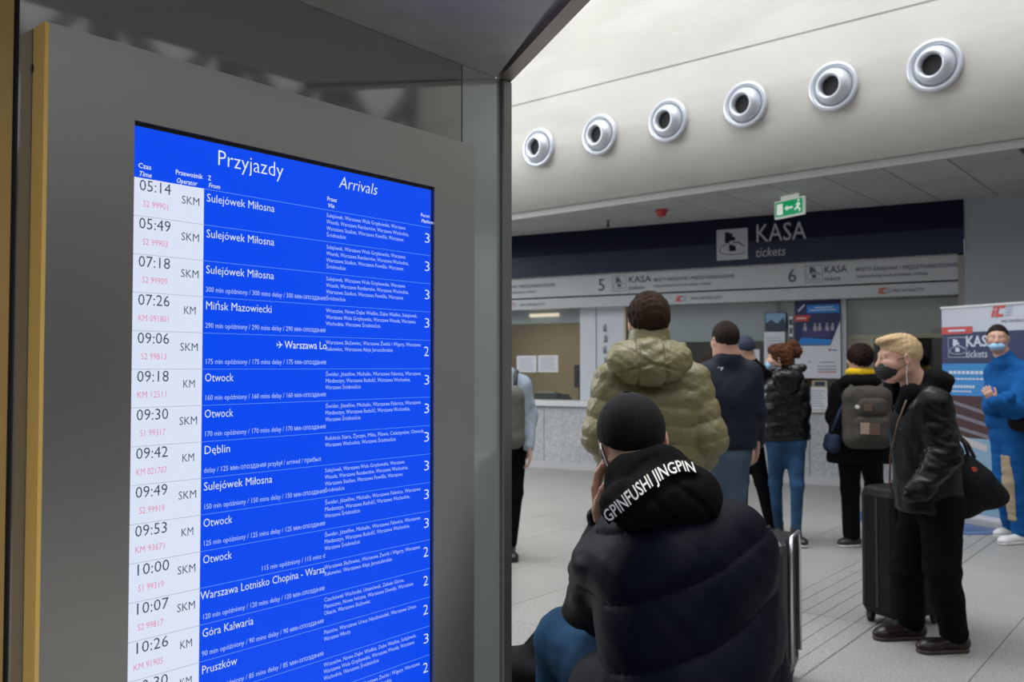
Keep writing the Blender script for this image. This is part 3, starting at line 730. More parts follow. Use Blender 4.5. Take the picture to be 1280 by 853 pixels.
def mesh_of(f, h, margin=.02):
    """surface nets over the blocks the surface runs through"""
    lo = f.lo - margin - h; hi = f.hi + margin + h; B = 8
    nb = np.ceil((hi - lo) / (h * B)).astype(int); N = nb * B + 1
    cx = [lo[i] + (np.arange(nb[i]) + .5) * B * h for i in range(3)]
    C_ = np.stack(np.meshgrid(*cx, indexing='ij'), -1).reshape(-1, 3).astype(np.float32)
    vc = f.ev(C_); rad = B * h * .87 * 1.25 + .02
    V = np.empty(N, np.float32)
    sgn = np.where(vc > 0, 1., -1.).astype(np.float32).reshape(nb)
    V[...] = 1.0
    V[:-1, :-1, :-1] = np.repeat(np.repeat(np.repeat(sgn, B, 0), B, 1), B, 2)
    act = np.argwhere((np.abs(vc) < rad).reshape(nb))
    loc = np.stack(np.meshgrid(*[np.arange(B + 1)] * 3, indexing='ij'), -1).reshape(-1, 3)
    for s0 in range(0, len(act), 400):
        blk = act[s0:s0 + 400]
        idx = (blk[:, None, :] * B + loc[None]).reshape(-1, 3)
        X = (lo[None] + idx * h).astype(np.float32); V[idx[:, 0], idx[:, 1], idx[:, 2]] = f.ev(X)
    I = V < 0
    c = I[:-1, :-1, :-1].astype(np.uint8)
    tot = sum(I[a:N[0] - 1 + a, b:N[1] - 1 + b, g:N[2] - 1 + g].astype(np.uint8) for a in (0, 1) for b in (0, 1) for g in (0, 1))
    cell = np.argwhere((tot > 0) & (tot < 8))
    if len(cell) == 0: return np.zeros((0, 3)), np.zeros((0, 4), int)
    vid = -np.ones(N - 1, np.int64); vid[cell[:, 0], cell[:, 1], cell[:, 2]] = np.arange(len(cell))
    acc = np.zeros((len(cell), 3)); cnt = np.zeros(len(cell))
    cor = [(a, b, g) for a in (0, 1) for b in (0, 1) for g in (0, 1)]
    val = {q: V[cell[:, 0] + q[0], cell[:, 1] + q[1], cell[:, 2] + q[2]] for q in cor}
    for q in cor:
        for ax in range(3):
            if q[ax]: continue
            q2 = tuple(q[i] + (i == ax) for i in range(3)); a, b = val[q], val[q2]
            m_ = (a < 0) != (b < 0); t = np.where(m_, a / np.where(m_, a - b, 1), 0)
            pnt = np.tile(np.array(q, float), (len(cell), 1)); pnt[:, ax] += t
            acc += pnt * m_[:, None]; cnt += m_
    verts = lo + (cell + acc / cnt[:, None]) * h
    faces = []
    for ax in range(3):
        o1, o2 = (ax + 1) % 3, (ax + 2) % 3
        sl = [slice(0, N[i]) for i in range(3)]; a = I.take(range(0, N[ax] - 1), ax); b = I.take(range(1, N[ax]), ax)
        e = np.argwhere(a != b); e = e[(e[:, o1] > 0) & (e[:, o2] > 0) & (e[:, o1] < N[o1] - 1) & (e[:, o2] < N[o2] - 1)]
        if len(e) == 0: continue
        ins = a[e[:, 0], e[:, 1], e[:, 2]]
        def vv(d1, d2):
            q = e.copy(); q[:, o1] -= d1; q[:, o2] -= d2; return vid[q[:, 0], q[:, 1], q[:, 2]]
        F_ = np.stack([vv(1, 1), vv(0, 1), vv(0, 0), vv(1, 0)], 1)
        F_[~ins] = F_[~ins][:, ::-1]; faces.append(F_)
    F_ = np.concatenate(faces); F_ = F_[(F_ >= 0).all(1)]
    return verts, F_

def solid(name, f, h, mt, parent=None, label=None, origin=None):
    v, fc = mesh_of(f, h)
    if len(v) == 0: print('EMPTY', name, parent.name if parent else ''); return None
    used = np.unique(fc)
    o = link(name, v, [tuple(int(i) for i in q) for q in fc], mt, parent, True, origin=origin)
    if label: o['label'] = label
    return o

def frame(fwd, up=UZ):
    f = np.array(fwd, float); f /= np.linalg.norm(f); u = np.array(up, float); u = u - f * (u @ f); u /= np.linalg.norm(u)
    s = np.cross(u, f)            # the figure's left
    return f, s, u
def head(F, C, fwd, up, neck, sc=1.0, ears=True, neckr=.056):
    f, s, u = frame(fwd, up)
    q = lambda a, b, c: C + (f * a + s * b + u * c) * sc
    fr = [f, s, u]; r = lambda *t: [x * sc for x in t]
    F.ell(q(-.012, 0, .03), r(.095, .077, .088), fr, .02)
    F.ell(q(.035, 0, -.035), r(.060, .058, .072), fr, .04)
    F.cap(q(.052, .018, -.088), q(.052, -.018, -.088), .021 * sc, k=.035)
    F.cap(q(-.01, .052, -.055), q(.05, .025, -.088), .014 * sc, k=.03); F.cap(q(-.01, -.052, -.055), q(.05, -.025, -.088), .014 * sc, k=.03)
    F.cap(q(.075, .038, .030), q(.075, -.038, .030), .012 * sc, k=.02)
    for b in (1, -1): F.ell(q(.092, .031 * b, .008), r(.014, .018, .010), fr, .014, 's'); F.ell(q(.0780, .031 * b, .0165), r(.0140, .0165, .0060), fr, .003); F.ell(q(.0770, .031 * b, -.0015), r(.0130, .0155, .0050), fr, .003); F.cap(q(.070, .045 * b, -.018), q(.058, .05 * b, -.025), .015 * sc, k=.03)
    F.cap(q(.088, 0, .014), q(.107, 0, -.022), .008 * sc, .0125 * sc, k=.016)
    F.cap(q(.093, .011, -.028), q(.093, -.011, -.028), .008 * sc, k=.01)
    F.ell(q(.083, 0, -.052), r(.014, .024, .006), fr, .008); F.ell(q(.081, 0, -.063), r(.013, .020, .006), fr, .008)
    if ears:
        for b in (1, -1):
            e = q(-.008, .080 * b, -.004)
            nf = (f * .85 + s * b * .52); nf /= np.linalg.norm(nf); ns = np.cross(u, nf)
            F.ell(e, r(.018, .007, .032), [nf, ns, u], .008); F.ell(e + s * b * .008 * sc + f * .004, r(.009, .005, .018), [nf, ns, u], .006, 's')
    F.cap(q(-.02, 0, -.03), neck, neckr * sc, neckr * 1.08 * sc, k=.03)
    return q, fr
def hair_short(C, fwd, up, sc=1.0, thick=.012, a=.004, b=.62, noise=.003, back=-.085, q_=None):
    f, s, u = frame(fwd, up); H = Field()
    H.ell(C + (f * -.014 + u * .033) * sc, [(.095 + thick) * sc, (.077 + thick * .8) * sc, (.088 + thick) * sc], [f, s, u])
    H.plane(C + u * a * sc, -(u - f * b), .008); H.plane(C + u * back * sc, -u, .01)
    rs = np.random.RandomState(3); ks = [(rs.randn(3) * 140, rs.rand() * 6) for _ in range(5)]
    H.disp(lambda X: noise * sum(np.sin(X @ k.astype(np.float32) + p) for k, p in ks) / 3)
    return H
def eyes(q, par, col=(.10, .07, .05), sc=1.0):
    wm = mat('eye_white', (.7, .7, .68), .2); im = mat('iris_dark', col, .2)
    for b in (1, -1):
        w = MB(); c = q(.0795, .031 * b, .007); ax = q(1, .031 * b, .008) - c; ax /= np.linalg.norm(ax)
        n_ = 8; w.lathe([(.0115 * math.sin(t), .0115 * math.cos(t)) for t in np.linspace(.45, math.pi, n_)], c, ax, 14)
        e = build('eye', w, wm, par, True); w = MB(); w.lathe([(.0115 * math.sin(t), .0117 * math.cos(t)) for t in np.linspace(0.001, .46, 4)], c, ax, 14); build('iris', w, im, e, True)

def hand(F, wrist, d, palm_n, thumb_side, sc=1.0, curl=.5, spread=.06, tcurl=.4, k=.006):
    """palm and five separate fingers; d along the hand, palm_n out of the palm, curl bends each joint toward palm_n"""
    d = np.array(d, float) / np.linalg.norm(d); n = np.array(palm_n, float); n = n - d * (n @ d); n /= np.linalg.norm(n); t = np.cross(d, n)
    if t @ np.array(thumb_side, float) < 0: t = -t
    w = np.array(wrist, float)
    for i, o in enumerate((.030, .011, -.009, -.028)):
        F.cap(w + (t * o * .6) * sc, w + (d * .085 + t * o) * sc, .015 * sc, .0115 * sc, k=.012)
    L = [(.040, .024, .019), (.045, .028, .021), (.042, .026, .020), (.033, .020, .017)]
    for i, o in enumerate((.031, .0105, -.0095, -.029)):
        p = w + (d * (.088 - abs(o) * .1) + t * o) * sc; dd = d + t * spread * (1.5 - i); a = 0
        for j, l in enumerate(L[i]):
            a += curl * (1.0 if j else .75)
            v = (dd / np.linalg.norm(dd)) * math.cos(a) + n * math.sin(a); q2 = p + v * l * sc
            F.cap(p, q2, (.0098 - j * .0009) * sc, (.0090 - j * .0010) * sc, k=.0035 if j == 0 else .004); p = q2
    p = w + (d * .022 + t * .026) * sc; a = .55
    v = d * math.cos(.75) + t * math.sin(.75) + n * .25; v /= np.linalg.norm(v); q2 = p + v * .042 * sc; F.cap(p, q2, .0145 * sc, .011 * sc, k=.012)
    v = d * math.cos(.35) + t * math.sin(.35) + n * tcurl; v /= np.linalg.norm(v); q3 = q2 + v * .032 * sc; F.cap(q2, q3, .0105 * sc, .0095 * sc, k=.004)
    v = d * math.cos(.15) + n * tcurl * 1.5; v /= np.linalg.norm(v); F.cap(q3, q3 + v * .026 * sc, .0095 * sc, .0075 * sc, k=.004)

def wrinkles(seed, amp, freq, stretch=(1, 1, 1)):
    rs = np.random.RandomState(seed); ks = [(rs.randn(3) * freq * np.array(stretch), rs.rand() * 6.28) for _ in range(6)]
    def fn(X):
        v = sum(np.sin(X @ k.astype(np.float32) + p + 1.5 * np.sin(X @ (k.astype(np.float32)[[1, 2, 0]] * .5))) for k, p in ks) / 6
        return (-amp * v).astype(np.float32)
    return fn
def quilt(p0, axis, pitch, amp, wob=.0):
    """puffed tubes between stitched seams at right angles to axis"""
    p0 = np.array(p0, float); axis = np.array(axis, float); axis /= np.linalg.norm(axis)
    def fn(X):
        t = (X - p0.astype(X.dtype)) @ axis.astype(X.dtype)
        if wob: t = t + wob * np.sin(X[:, 0] * 9 + X[:, 1] * 7)
        c = np.abs(np.sin(np.pi * t / pitch)); return (-amp * (np.power(c + 1e-4, .42) - .75)).astype(np.float32)
    return fn

def basis(theta):
    """facing theta: 0 away from the camera, +90 to the picture's left"""
    t = math.radians(theta); f = Fh * math.cos(t) - Rr * math.sin(t); l = np.cross(UZ, f); return f, l
class Fig:
    """a standing skeleton in metres; joints can be moved before building"""
    def __init__(s, px, d, h, theta, name='person', label='', lean=0., cat='person'):
        s.g = atpx(px, d, 0); s.f, s.l = basis(theta); s.k = h / 1.75; s.h = h; s.J = {}
        T_ = dict(neck=(0, -.015, 1.475), head=(0, .02, 1.632), chest=(0, 0, 1.28), pelvis=(0, 0, .95))
        for sd, b in (('L', 1), ('R', -1)):
            T_['sh' + sd] = (.175 * b, -.01, 1.415); T_['el' + sd] = (.245 * b, -.03, 1.13); T_['wr' + sd] = (.25 * b, .05, .88)
            T_['hip' + sd] = (.088 * b, 0, .93); T_['kn' + sd] = (.10 * b, .015, .50); T_['an' + sd] = (.105 * b, -.02, .085); T_['toe' + sd] = (.13 * b, .15, .03)
        for k_, (a, b, c) in T_.items(): s.J[k_] = s.at(a, b, c)
        s.root = thing(name, label, cat, s.g); s.F = {}
        s.hf, s.hu = s.f.copy(), UZ
    def at(s, a, b, c): return s.g + (s.l * a + s.f * b + UZ * c) * s.k
    def set(s, **kw):
        for k_, v in kw.items(): s.J[k_] = s.at(*v) if isinstance(v, tuple) else np.array(v, float)
    def v(s, a, b, c): return s.l * a + s.f * b + UZ * c
    def limb(s, F, names, radii, k=.03):
        for i in range(len(names) - 1): F.cap(s.J[names[i]], s.J[names[i + 1]], radii[i], radii[i + 1], k=k)
    def body(s, h=.006, skin=(.52, .33, .25), hands=None, width=1.0, neckr=.054, hs=1.0, name='skin', extra=()):
        J = s.J; F = Field(); kk = s.k
        q, fr = head(F, J['head'], s.hf, s.hu, J['neck'], hs, neckr=neckr); s.q, s.hfr = q, fr
        F.cap(J['neck'], J['chest'], .07, .10, k=.06)
        for sd in 'LR':
            F.cap(J['sh' + sd], J['neck'] * .6 + J['chest'] * .4, .05, .07, k=.05)
            F.cap(J['sh' + sd] * .75 + J['chest'] * .25, J['hip' + sd], .075, .09, k=.06)
            s.limb(F, ['sh' + sd, 'el' + sd, 'wr' + sd], [.046, .038, .026])
            s.limb(F, ['hip' + sd, 'kn' + sd, 'an' + sd], [.078, .046, .030]); F.cap(J['an' + sd] - UZ * .03, J['toe' + sd] + UZ * .01, .032, .024)
        F.cap(J['chest'], J['pelvis'], .10, .095, k=.06)
        for c_, r_ in extra: F.ell(c_, r_, fr, .006)
        for hd in (hands or []): hand(F, *hd[0], **hd[1])
        return solid('body', F, h, mat(name, skin, .5, var=.05, vscale=30, spec=.4), s.root)
    def torso(s, r=.12, w=1.0, hem=.78, bulk=0.):
        """a garment trunk down to hem height"""
        J = s.J; F = Field(); ht = s.at(0, 0, hem)
        F.cap(J['chest'], J['neck'] - UZ * .06, r * 1.05, .085, k=.08)
        for sd in 'LR':
            sh = J['sh' + sd]; b = 1 if sd == 'L' else -1
            F.cap(sh, J['neck'] - UZ * .02, r * .62, r * .55, k=.06)
            low = J['hip' + sd] + s.l * b * (.015 + bulk) * w; low = np.array([low[0], low[1], max(hem * s.k, .3) + .04])
            F.cap(sh * .8 + J['chest'] * .2 - UZ * .07, low, r * .92, r * .98, k=.09)
        F.cap(J['chest'], np.array([*J['pelvis'][:2], hem * s.k + .04]), r * 1.0, r * 1.05, k=.08)
        return F
    def trousers(s, rt=.085, rk=.062, ra=.052, waist=.98, low=.07):
        J = s.J; F = Field()
        for sd in 'LR':
            s.limb(F, ['hip' + sd, 'kn' + sd], [rt * 1.12, rk], .05); an = J['an' + sd] + (J['kn' + sd] - J['an' + sd]) * .05
            F.cap(J['kn' + sd], an, rk, ra, k=.03)
        F.cap(J['hipL'] + UZ * .04, J['hipR'] + UZ * .04, rt * 1.12, k=.06)
        F.plane(s.at(0, 0, waist), UZ, .01)
        for sd in 'LR':
            pass
        return F
    def shoes(s, mt, sole, h=.006, r=.042, top=.10, high=0., sole_l=None):
        for sd in 'LR':
            an, toe = s.J['an' + sd], s.J['toe' + sd]; z0 = min(toe[2], an[2]) - .03 if False else 0.0
            an0 = np.array([an[0], an[1], an[2]]); d = toe - an; d[2] = 0; L = np.linalg.norm(d); d /= L; side = np.cross(UZ, d)
            base = min(toe[2] - .03, an[2] - .085); fr = [d, side, UZ]
            F = Field(); c = (an + toe) / 2
            heel = an - d * .03; F.ell(np.array([*(heel + d * .0)[:2], base + .045]), [.055, .042, .045], fr, .03)
            F.cap(np.array([*heel[:2], base + .05]), np.array([*(toe - d * .03)[:2], base + .036]), .040, .036, k=.03)
            F.ell(np.array([*(toe - d * .02)[:2], base + .034]), [.062, .046, .034], fr, .03)
            F.cap(np.array([*an[:2], base + .06]), np.array([*an[:2], base + top + high]), .045, .046, k=.03)
            F.plane((0, 0, base + .018), -UZ, .004); F.plane((0, 0, base + top + high), UZ, .01)
            sh = solid('shoe', F, h, mt, s.root)
            G = Field(); G.cap(np.array([*heel[:2], base + .012]), np.array([*(toe - d * .01)[:2], base + .012]), .046, .048, k=.02)
            G.plane((0, 0, base + .022), UZ, .003); G.plane((0, 0, base + .0), -UZ, .003); solid('sole', G, h, sole, sh)


# ================================================================= PEOPLE
def fabric(name, col, rough=.85, bump=.25, bs=260, var=.08, sheen=0., **k): k.setdefault('spec', .06); return mat(name, col, rough, bump=bump, bscale=bs, var=var, vscale=7, sheen=0., **k)
black_cloth = fabric('black_cloth', (.0055, .0055, .0065), sheen=.05); black_trs = fabric('black_trousers', (.004, .004, .005), sheen=.05)
jean = fabric('blue_denim', (.026, .062, .125), .85, var=.4); jean_pale = fabric('pale_denim', (.062, .088, .125), .85, var=.22)
shoe_black = mat('shoe_black', (.012, .012, .013), .4); sole_black = mat('sole_black', (.02, .02, .02), .7); sole_white = mat('sole_white', (.55, .55, .55), .6)
skin_c = (.52, .30, .22)

# ---- man in the olive puffer jacket
olive = mat('olive_puffer', (.165, .148, .062), .42, bump=.45, bscale=55, var=.06, vscale=9, spec=.5)
g = Fig(814, 3.5, 1.80, 0, 'person', 'man seen from behind in an olive green quilted puffer jacket')
g.set(head=P(811, 404, 3.5), neck=P(813, 441, 3.5), shL=P(768, 478, 3.5), shR=P(862, 478, 3.5), elL=P(754, 545, 3.46), elR=P(883, 548, 3.46), wrL=P(780, 598, 3.74), wrR=P(862, 598, 3.74))
g.body(.007, skin_c, neckr=.06, hs=.98)
H = hair_short(g.J['head'], g.hf, g.hu, .98, .011, -.006, .60, .0035)
solid('hair', H, .005, fabric('hair_brown', (.040, .022, .014), .6, .9, 180, .45), g.root)
TF = g.torso(.118, hem=.82, bulk=-.005); TF.plane(g.at(0, 0, .82), -UZ, .03); TF.disp(quilt((0, 0, 1.12), UZ, .073, .011, .006)); F = Field().sub(TF, 0)
for sd, b_ in (('L', 1), ('R', -1)):
    A = Field(); g.limb(A, ['sh' + sd, 'el' + sd, 'wr' + sd], [.088, .080, .062], .03); A.disp(quilt((0, 0, 1.155), UZ - g.l * .28 * b_, .076, .011, .004)); F.sub(A, .006)
F.disp(wrinkles(2, .004, 50)); F.disp(wrinkles(3, .0022, 120, (1, 1, .5)))
solid('jacket', F, .0075, olive, g.root)
F = Field(); F.cap(P(812, 446, 3.47), P(811, 417, 3.49), .098, .080); F.plane(P(811, 412, 3.5), UZ + g.f * .1, .012); F.disp(wrinkles(5, .0025, 60))
solid('collar', F, .006, olive, g.root)
F = Field(); F.ell(P(812, 449, 3.38), [.17, .075, .075], [Rr, Fh, UZ], .02); F.ell(P(812, 461, 3.355), [.135, .07, .07], [Rr, Fh, UZ], .05)
F.cap(P(772, 437, 3.42), P(811, 433, 3.36), .028, .028, .03); F.cap(P(811, 433, 3.36), P(852, 437, 3.42), .028, .028, .03)
def hoodseam(X):
    u = (X - P(812, 448, 3.38).astype(X.dtype)) @ Rr.astype(X.dtype); v = X[:, 2] - 1.53
    s_ = .010 * (np.exp(-((np.abs(u) - .052) / .006) ** 2) + np.exp(-((v + .018 + .3 * np.abs(u)) / .006) ** 2) * .7)
    return s_.astype(np.float32)
F.disp(hoodseam); F.disp(wrinkles(9, .007, 48, (1, 1, 1.6))); F.disp(wrinkles(10, .002, 130))
solid('hood', F, .006, olive, g.root)
solid('trousers', g.trousers(.09, .07, .06, .95), .012, fabric('dark_denim', (.03, .045, .08)), g.root)
g.shoes(shoe_black, sole_black, .01)

# ---- man in the navy jacket
g = Fig(908, 5.6, 1.785, 6, 'person', 'balding man in a plain navy jacket and pale jeans, just right of the olive jacket')
g.set(head=P(906, 426, 5.6), neck=P(909, 447, 5.6), shL=P(888, 466, 5.6), shR=P(936, 466, 5.6), elL=P(876, 515, 5.6), elR=P(944, 515, 5.6), wrL=P(880, 556, 5.75), wrR=P(946, 552, 5.7),
      hipR=P(917, 572, 5.6), hipL=P(896, 572, 5.6), knR=atpx(915, 5.6, .5), knL=atpx(889, 5.6, .5), anR=atpx(914, 5.55, .085), anL=atpx(884, 5.6, .085), toeR=atpx(918, 5.8, .03), toeL=atpx(880, 5.85, .03))
g.hf = basis(14)[0]
hR = (P(946, 554, 5.66), dict(d=-UZ + g.f * .2, palm_n=g.l, thumb_side=g.f, sc=.95, curl=.35))
g.body(.009, skin_c, hands=[((P(946, 552, 5.66), -UZ + g.f * .2, g.l, g.f), dict(curl=.35))], neckr=.062)
solid('hair', hair_short(g.J['head'], g.hf, UZ, 1.0, .008, -.03, .30, .003), .007, fabric('hair_dark_grey', (.028, .020, .017), .7, .8, 160, .4), g.root)
navyj = mat('navy_nylon', (.008, .010, .022), .6, spec=.2, bump=.12, bscale=60)
F = g.torso(.115, hem=.955, bulk=.02); F.plane(g.at(0, 0, .955), -UZ, .02)
for sd in 'LR':
    A = Field(); g.limb(A, ['sh' + sd, 'el' + sd, 'wr' + sd], [.078, .068, .052], .03); F.sub(A, .022)
F.cap(P(909, 450, 5.58), P(908, 441, 5.6), .078, .074, k=.02); F.disp(wrinkles(12, .006, 22, (1, 1, .8)))
jk = solid('jacket', F, .010, navyj, g.root)
F2 = F
def decal(par, name, F, pts2d, d0, d1, mt, off=.003):
    """flat print laid on the cloth surface"""
    w = MB()
    for poly in pts2d:
        q = [F.march(px, py, d0, d1) for px, py in poly]
        if any(a is None for a in q): continue
        w.poly([a - Fh * off for a in q])
    if w.v: return build(name, w, mt, par)
decal(g.root, 'chest_mark', F, [[(897, 458.5), (905, 458), (904, 459.5), (897, 460)], [(901, 460), (905, 458.5), (902, 463), (900.5, 463)]], 5.0, 5.8, mat('mark_white', (.4, .42, .45), .6))
solid('trousers', g.trousers(.092, .074, .066, .98), .010, jean_pale, g.root); g.shoes(shoe_black, sole_black, .012)

# ---- man with the dark cap
g = Fig(941, 7.6, 1.76, 8, 'person', 'man in a dark blue cap and black clothes beside the curly haired woman')
g.set(head=P(930, 437, 7.6), neck=P(934, 452, 7.6), shL=P(914, 466, 7.6), shR=P(952, 467, 7.6), elL=P(912, 508, 7.6), elR=P(956, 508, 7.6), wrR=P(950, 540, 7.5), wrL=P(915, 545, 7.7),
      hipR=P(938, 545, 7.6), hipL=P(924, 545, 7.6), knR=atpx(951, 7.6, .5), anR=atpx(963, 7.65, .085), toeR=atpx(968, 7.85, .03), knL=atpx(926, 7.7, .5), anL=atpx(925, 7.8, .085), toeL=atpx(924, 8.0, .03))
g.body(.010, skin_c)
solid('hair', hair_short(g.J['head'], g.hf, UZ, 1.0, .001, -.03, .3, .001), .008, MATS['hair_dark_grey'], g.root)
def cap_part(g, mt, h=.006, sc=1.0, button=True, cut=.012, slant=.22):
    f, s_, u = frame(g.hf, g.hu); C_ = g.J['head']; q = lambda a, b, c: C_ + (f * a + s_ * b + u * c) * sc
    F = Field(); F.ell(q(-.012, 0, .030), [.108 * sc, .090 * sc, .100 * sc], [f, s_, u]); 
    F.plane(q(0, 0, cut), -(u + f * -slant), .004)
    def seams(X):
        r = X - q(-.012, 0, .03).astype(X.dtype); a = np.arctan2(r @ s_.astype(X.dtype), r @ f.astype(X.dtype)); return (.0022 * sc * np.exp(-(np.sin(a * 3) / .07) ** 2)).astype(np.float32)
    F.disp(seams); cp = solid('cap', F, h, mt, g.root)
    B = Field(); B.ell(q(.115, 0, .028), [.072 * sc, .068 * sc, .007 * sc], [f - u * .15, s_, u + f * .15]); solid('brim', B, max(h * .8, .004), mt, cp)
    if button: w = Field(); w.ell(q(-.012, 0, .132), [.010 * sc, .010 * sc, .006 * sc], [f, s_, u]); solid('button', w, .003, mt, cp)
    return F
cap_part(g, mat('cap_navy', (.015, .022, .05), .8), .007, .98, False)
F = g.torso(.118, hem=.93, bulk=.02); F.plane(g.at(0, 0, .93), -UZ, .02)
for sd in 'LR':
    A = Field(); g.limb(A, ['sh' + sd, 'el' + sd, 'wr' + sd], [.075, .068, .052], .03); F.sub(A, .02)
F.disp(wrinkles(22, .008, 22)); solid('jacket', F, .012, black_cloth, g.root)
solid('trousers', g.trousers(.09, .062, .050, .98), .012, black_trs, g.root); g.shoes(shoe_black, sole_black, .012)

# ---- figure in red, almost hidden
g = Fig(888, 9.3, 1.66, 0, 'person', 'person in a red top almost hidden behind the navy jacket')
g.body(.014, skin_c); solid('hair', hair_short(g.J['head'], g.hf, UZ, 1.0, .012), .010, MATS['hair_dark_grey'], g.root)
F = g.torso(.12, hem=.85, bulk=.02); F.plane(g.at(0, 0, .85), -UZ, .02)
for sd in 'LR': g.limb(F, ['sh' + sd, 'el' + sd, 'wr' + sd], [.072, .062, .05], .03)
solid('jacket', F, .014, fabric('red_cloth', (.50, .03, .04)), g.root)
solid('trousers', g.trousers(), .014, black_trs, g.root); g.shoes(shoe_black, sole_black, .014)

def mask_part(g, mt, h=.005, c=(.070, 0, -.052), r=(.047, .056, .046), straps=True, sc=1.0):
    q, fr = g.q, g.hfr; F = Field(); F.ell(q(*c), [x * sc for x in r], fr)
    F.disp(lambda X: (.0018 * np.sin((X @ fr[2].astype(X.dtype)) * 420)).astype(np.float32)); m_ = solid('face_mask', F, h, mt, g.root)
    if straps and m_:
        for b in (1, -1):
            w = MB(); w.tube([q(c[0] - .01, .054 * b, c[2] + .022), q(.03, .070 * b, .0), q(-.012, .086 * b, .012)], .0016, 5); w.tube([q(c[0] - .015, .052 * b, c[2] - .02), q(.03, .066 * b, -.045), q(-.016, .086 * b, -.022)], .0016, 5)
            lp = build('ear_loop', w, mt, m_); lp['kind'] = 'stuff'
# ---- woman with the curly bun
g = Fig(983, 7.4, 1.70, 12, 'person', 'woman with a curly brown bun, shiny black jacket and blue jeans')
g.set(head=P(974, 449, 7.4), neck=P(979, 470, 7.4), shL=P(965, 483, 7.4), shR=P(1000, 482, 7.4), elL=P(961, 515, 7.35), elR=P(1004, 514, 7.35), wrL=P(980, 517, 7.62), wrR=P(985, 511, 7.62),
      hipL=P(972, 556, 7.4), hipR=P(993, 556, 7.4), knL=atpx(968, 7.5, .50), knR=atpx(995, 7.35, .50), anL=atpx(971, 7.62, .09), anR=atpx(993, 7.38, .09), toeL=atpx(976, 7.50, .035), toeR=atpx(1002, 7.25, .035))
g.hf = basis(68)[0] + g.f * 0
g.body(.007, (.55, .33, .25), neckr=.045, hs=.97)
curl_m = fabric('hair_auburn', (.085, .035, .018), .6, 1.0, 130, .5)
f, s_, u = frame(g.hf, UZ); C_ = g.J['head']
F = Field(); F.ell(C_ + f * -.022 + u * .038, [.105, .092, .102], [f, s_, u]); F.ell(C_ + f * -.055 - u * .03, [.055, .07, .07], [f, s_, u], .04); F.ell(C_ + f * .045 + u * .075, [.05, .06, .04], [f, s_, u], .03)
F.plane(C_ + f * .075, f - u * .6, .01)
F.disp(wrinkles(31, .013, 95)); solid('hair', F, .006, curl_m, g.root)
F = Field(); F.ell(P(991, 434, 7.42), [.066, .058, .062], None, .02); F.ell(P(996, 441, 7.40), [.045, .045, .05], None, .03); F.disp(wrinkles(33, .016, 110)); solid('hair_bun', F, .006, curl_m, g.root)
maskblue = mat('mask_blue', (.30, .52, .70), .8)
mask_part(g, maskblue, .005, sc=.97); eyes(g.q, g.root)
shiny = mat('shiny_black_nylon', (.004, .004, .005), .24, bump=.5, bscale=38, spec=.35)
F = g.torso(.105, hem=.90, bulk=.02); F.plane(g.at(0, 0, .90), -UZ, .02)
for sd in 'LR':
    A = Field(); g.limb(A, ['sh' + sd, 'el' + sd, 'wr' + sd], [.068, .062, .048], .03); F.sub(A, .02)
F.disp(quilt((0, 0, .95), UZ, .085, .008, .01)); F.disp(wrinkles(35, .006, 45)); solid('jacket', F, .009, shiny, g.root)
F = Field(); F.ell(P(985, 472, 7.29), [.135, .075, .075], [Rr, Fh, UZ]); F.ell(P(986, 484, 7.28), [.10, .05, .07], [Rr, Fh, UZ], .04); F.cap(P(966, 463, 7.36), P(1003, 460, 7.32), .035, .035, .03); F.disp(wrinkles(36, .007, 50)); solid('hood', F, .008, shiny, g.root)
solid('jeans', g.trousers(.082, .055, .042, .96), .008, jean, g.root); g.shoes(shoe_black, sole_white, .008, high=.05)

# ---- woman with the backpack
g = Fig(1076, 7.3, 1.66, -4, 'person', 'short haired person in a black coat and yellow scarf with a grey backpack')
g.set(head=P(1074, 450, 7.3), neck=P(1076, 470, 7.3), shL=P(1052, 487, 7.3), shR=P(1101, 487, 7.3), elL=P(1043, 522, 7.35), elR=P(1107, 522, 7.35), wrL=P(1050, 520, 7.6), wrR=P(1100, 530, 7.6),
      hipL=P(1062, 570, 7.3), hipR=P(1088, 570, 7.3), knL=atpx(1061, 7.3, .48), knR=atpx(1091, 7.5, .48), anL=atpx(1062, 7.3, .085), anR=atpx(1092, 7.75, .085), toeL=atpx(1050, 7.28, .03), toeR=atpx(1092, 7.95, .03))
g.hf = basis(22)[0]
g.body(.009, (.50, .30, .22), hs=.98)
H = hair_short(g.J['head'], g.hf, UZ, 1.0, .022, -.035, .45, .008, back=-.10); solid('hair', H, .007, fabric('hair_black_brown', (.018, .011, .010), .6, .8, 150, .4), g.root)
F = Field()
for k in range(10):
    a0, a1 = [2 * math.pi * t / 10 for t in (k, k + 1)]; c_ = P(1075, 466, 7.3)
    F.cap(c_ + Rr * .085 * math.cos(a0) + Fh * .07 * math.sin(a0), c_ + Rr * .085 * math.cos(a1) + Fh * .07 * math.sin(a1), .032, .032, .02)
F.disp(wrinkles(41, .005, 60)); solid('scarf', F, .007, fabric('scarf_yellow', (.72, .46, .02)), g.root)
F = g.torso(.125, hem=.735, bulk=.05); F.plane(g.at(0, 0, .735), -UZ, .015)
for sd in 'LR':
    A = Field(); g.limb(A, ['sh' + sd, 'el' + sd, 'wr' + sd], [.080, .072, .055], .03); F.sub(A, .02)
F.cap(P(1060, 478, 7.22), P(1092, 478, 7.22), .065, .065, .04); F.disp(wrinkles(42, .006, 26)); solid('coat', F, .010, black_cloth, g.root)
solid('trousers', g.trousers(.09, .075, .070, .9), .010, black_trs, g.root); g.shoes(shoe_black, sole_white, .008)
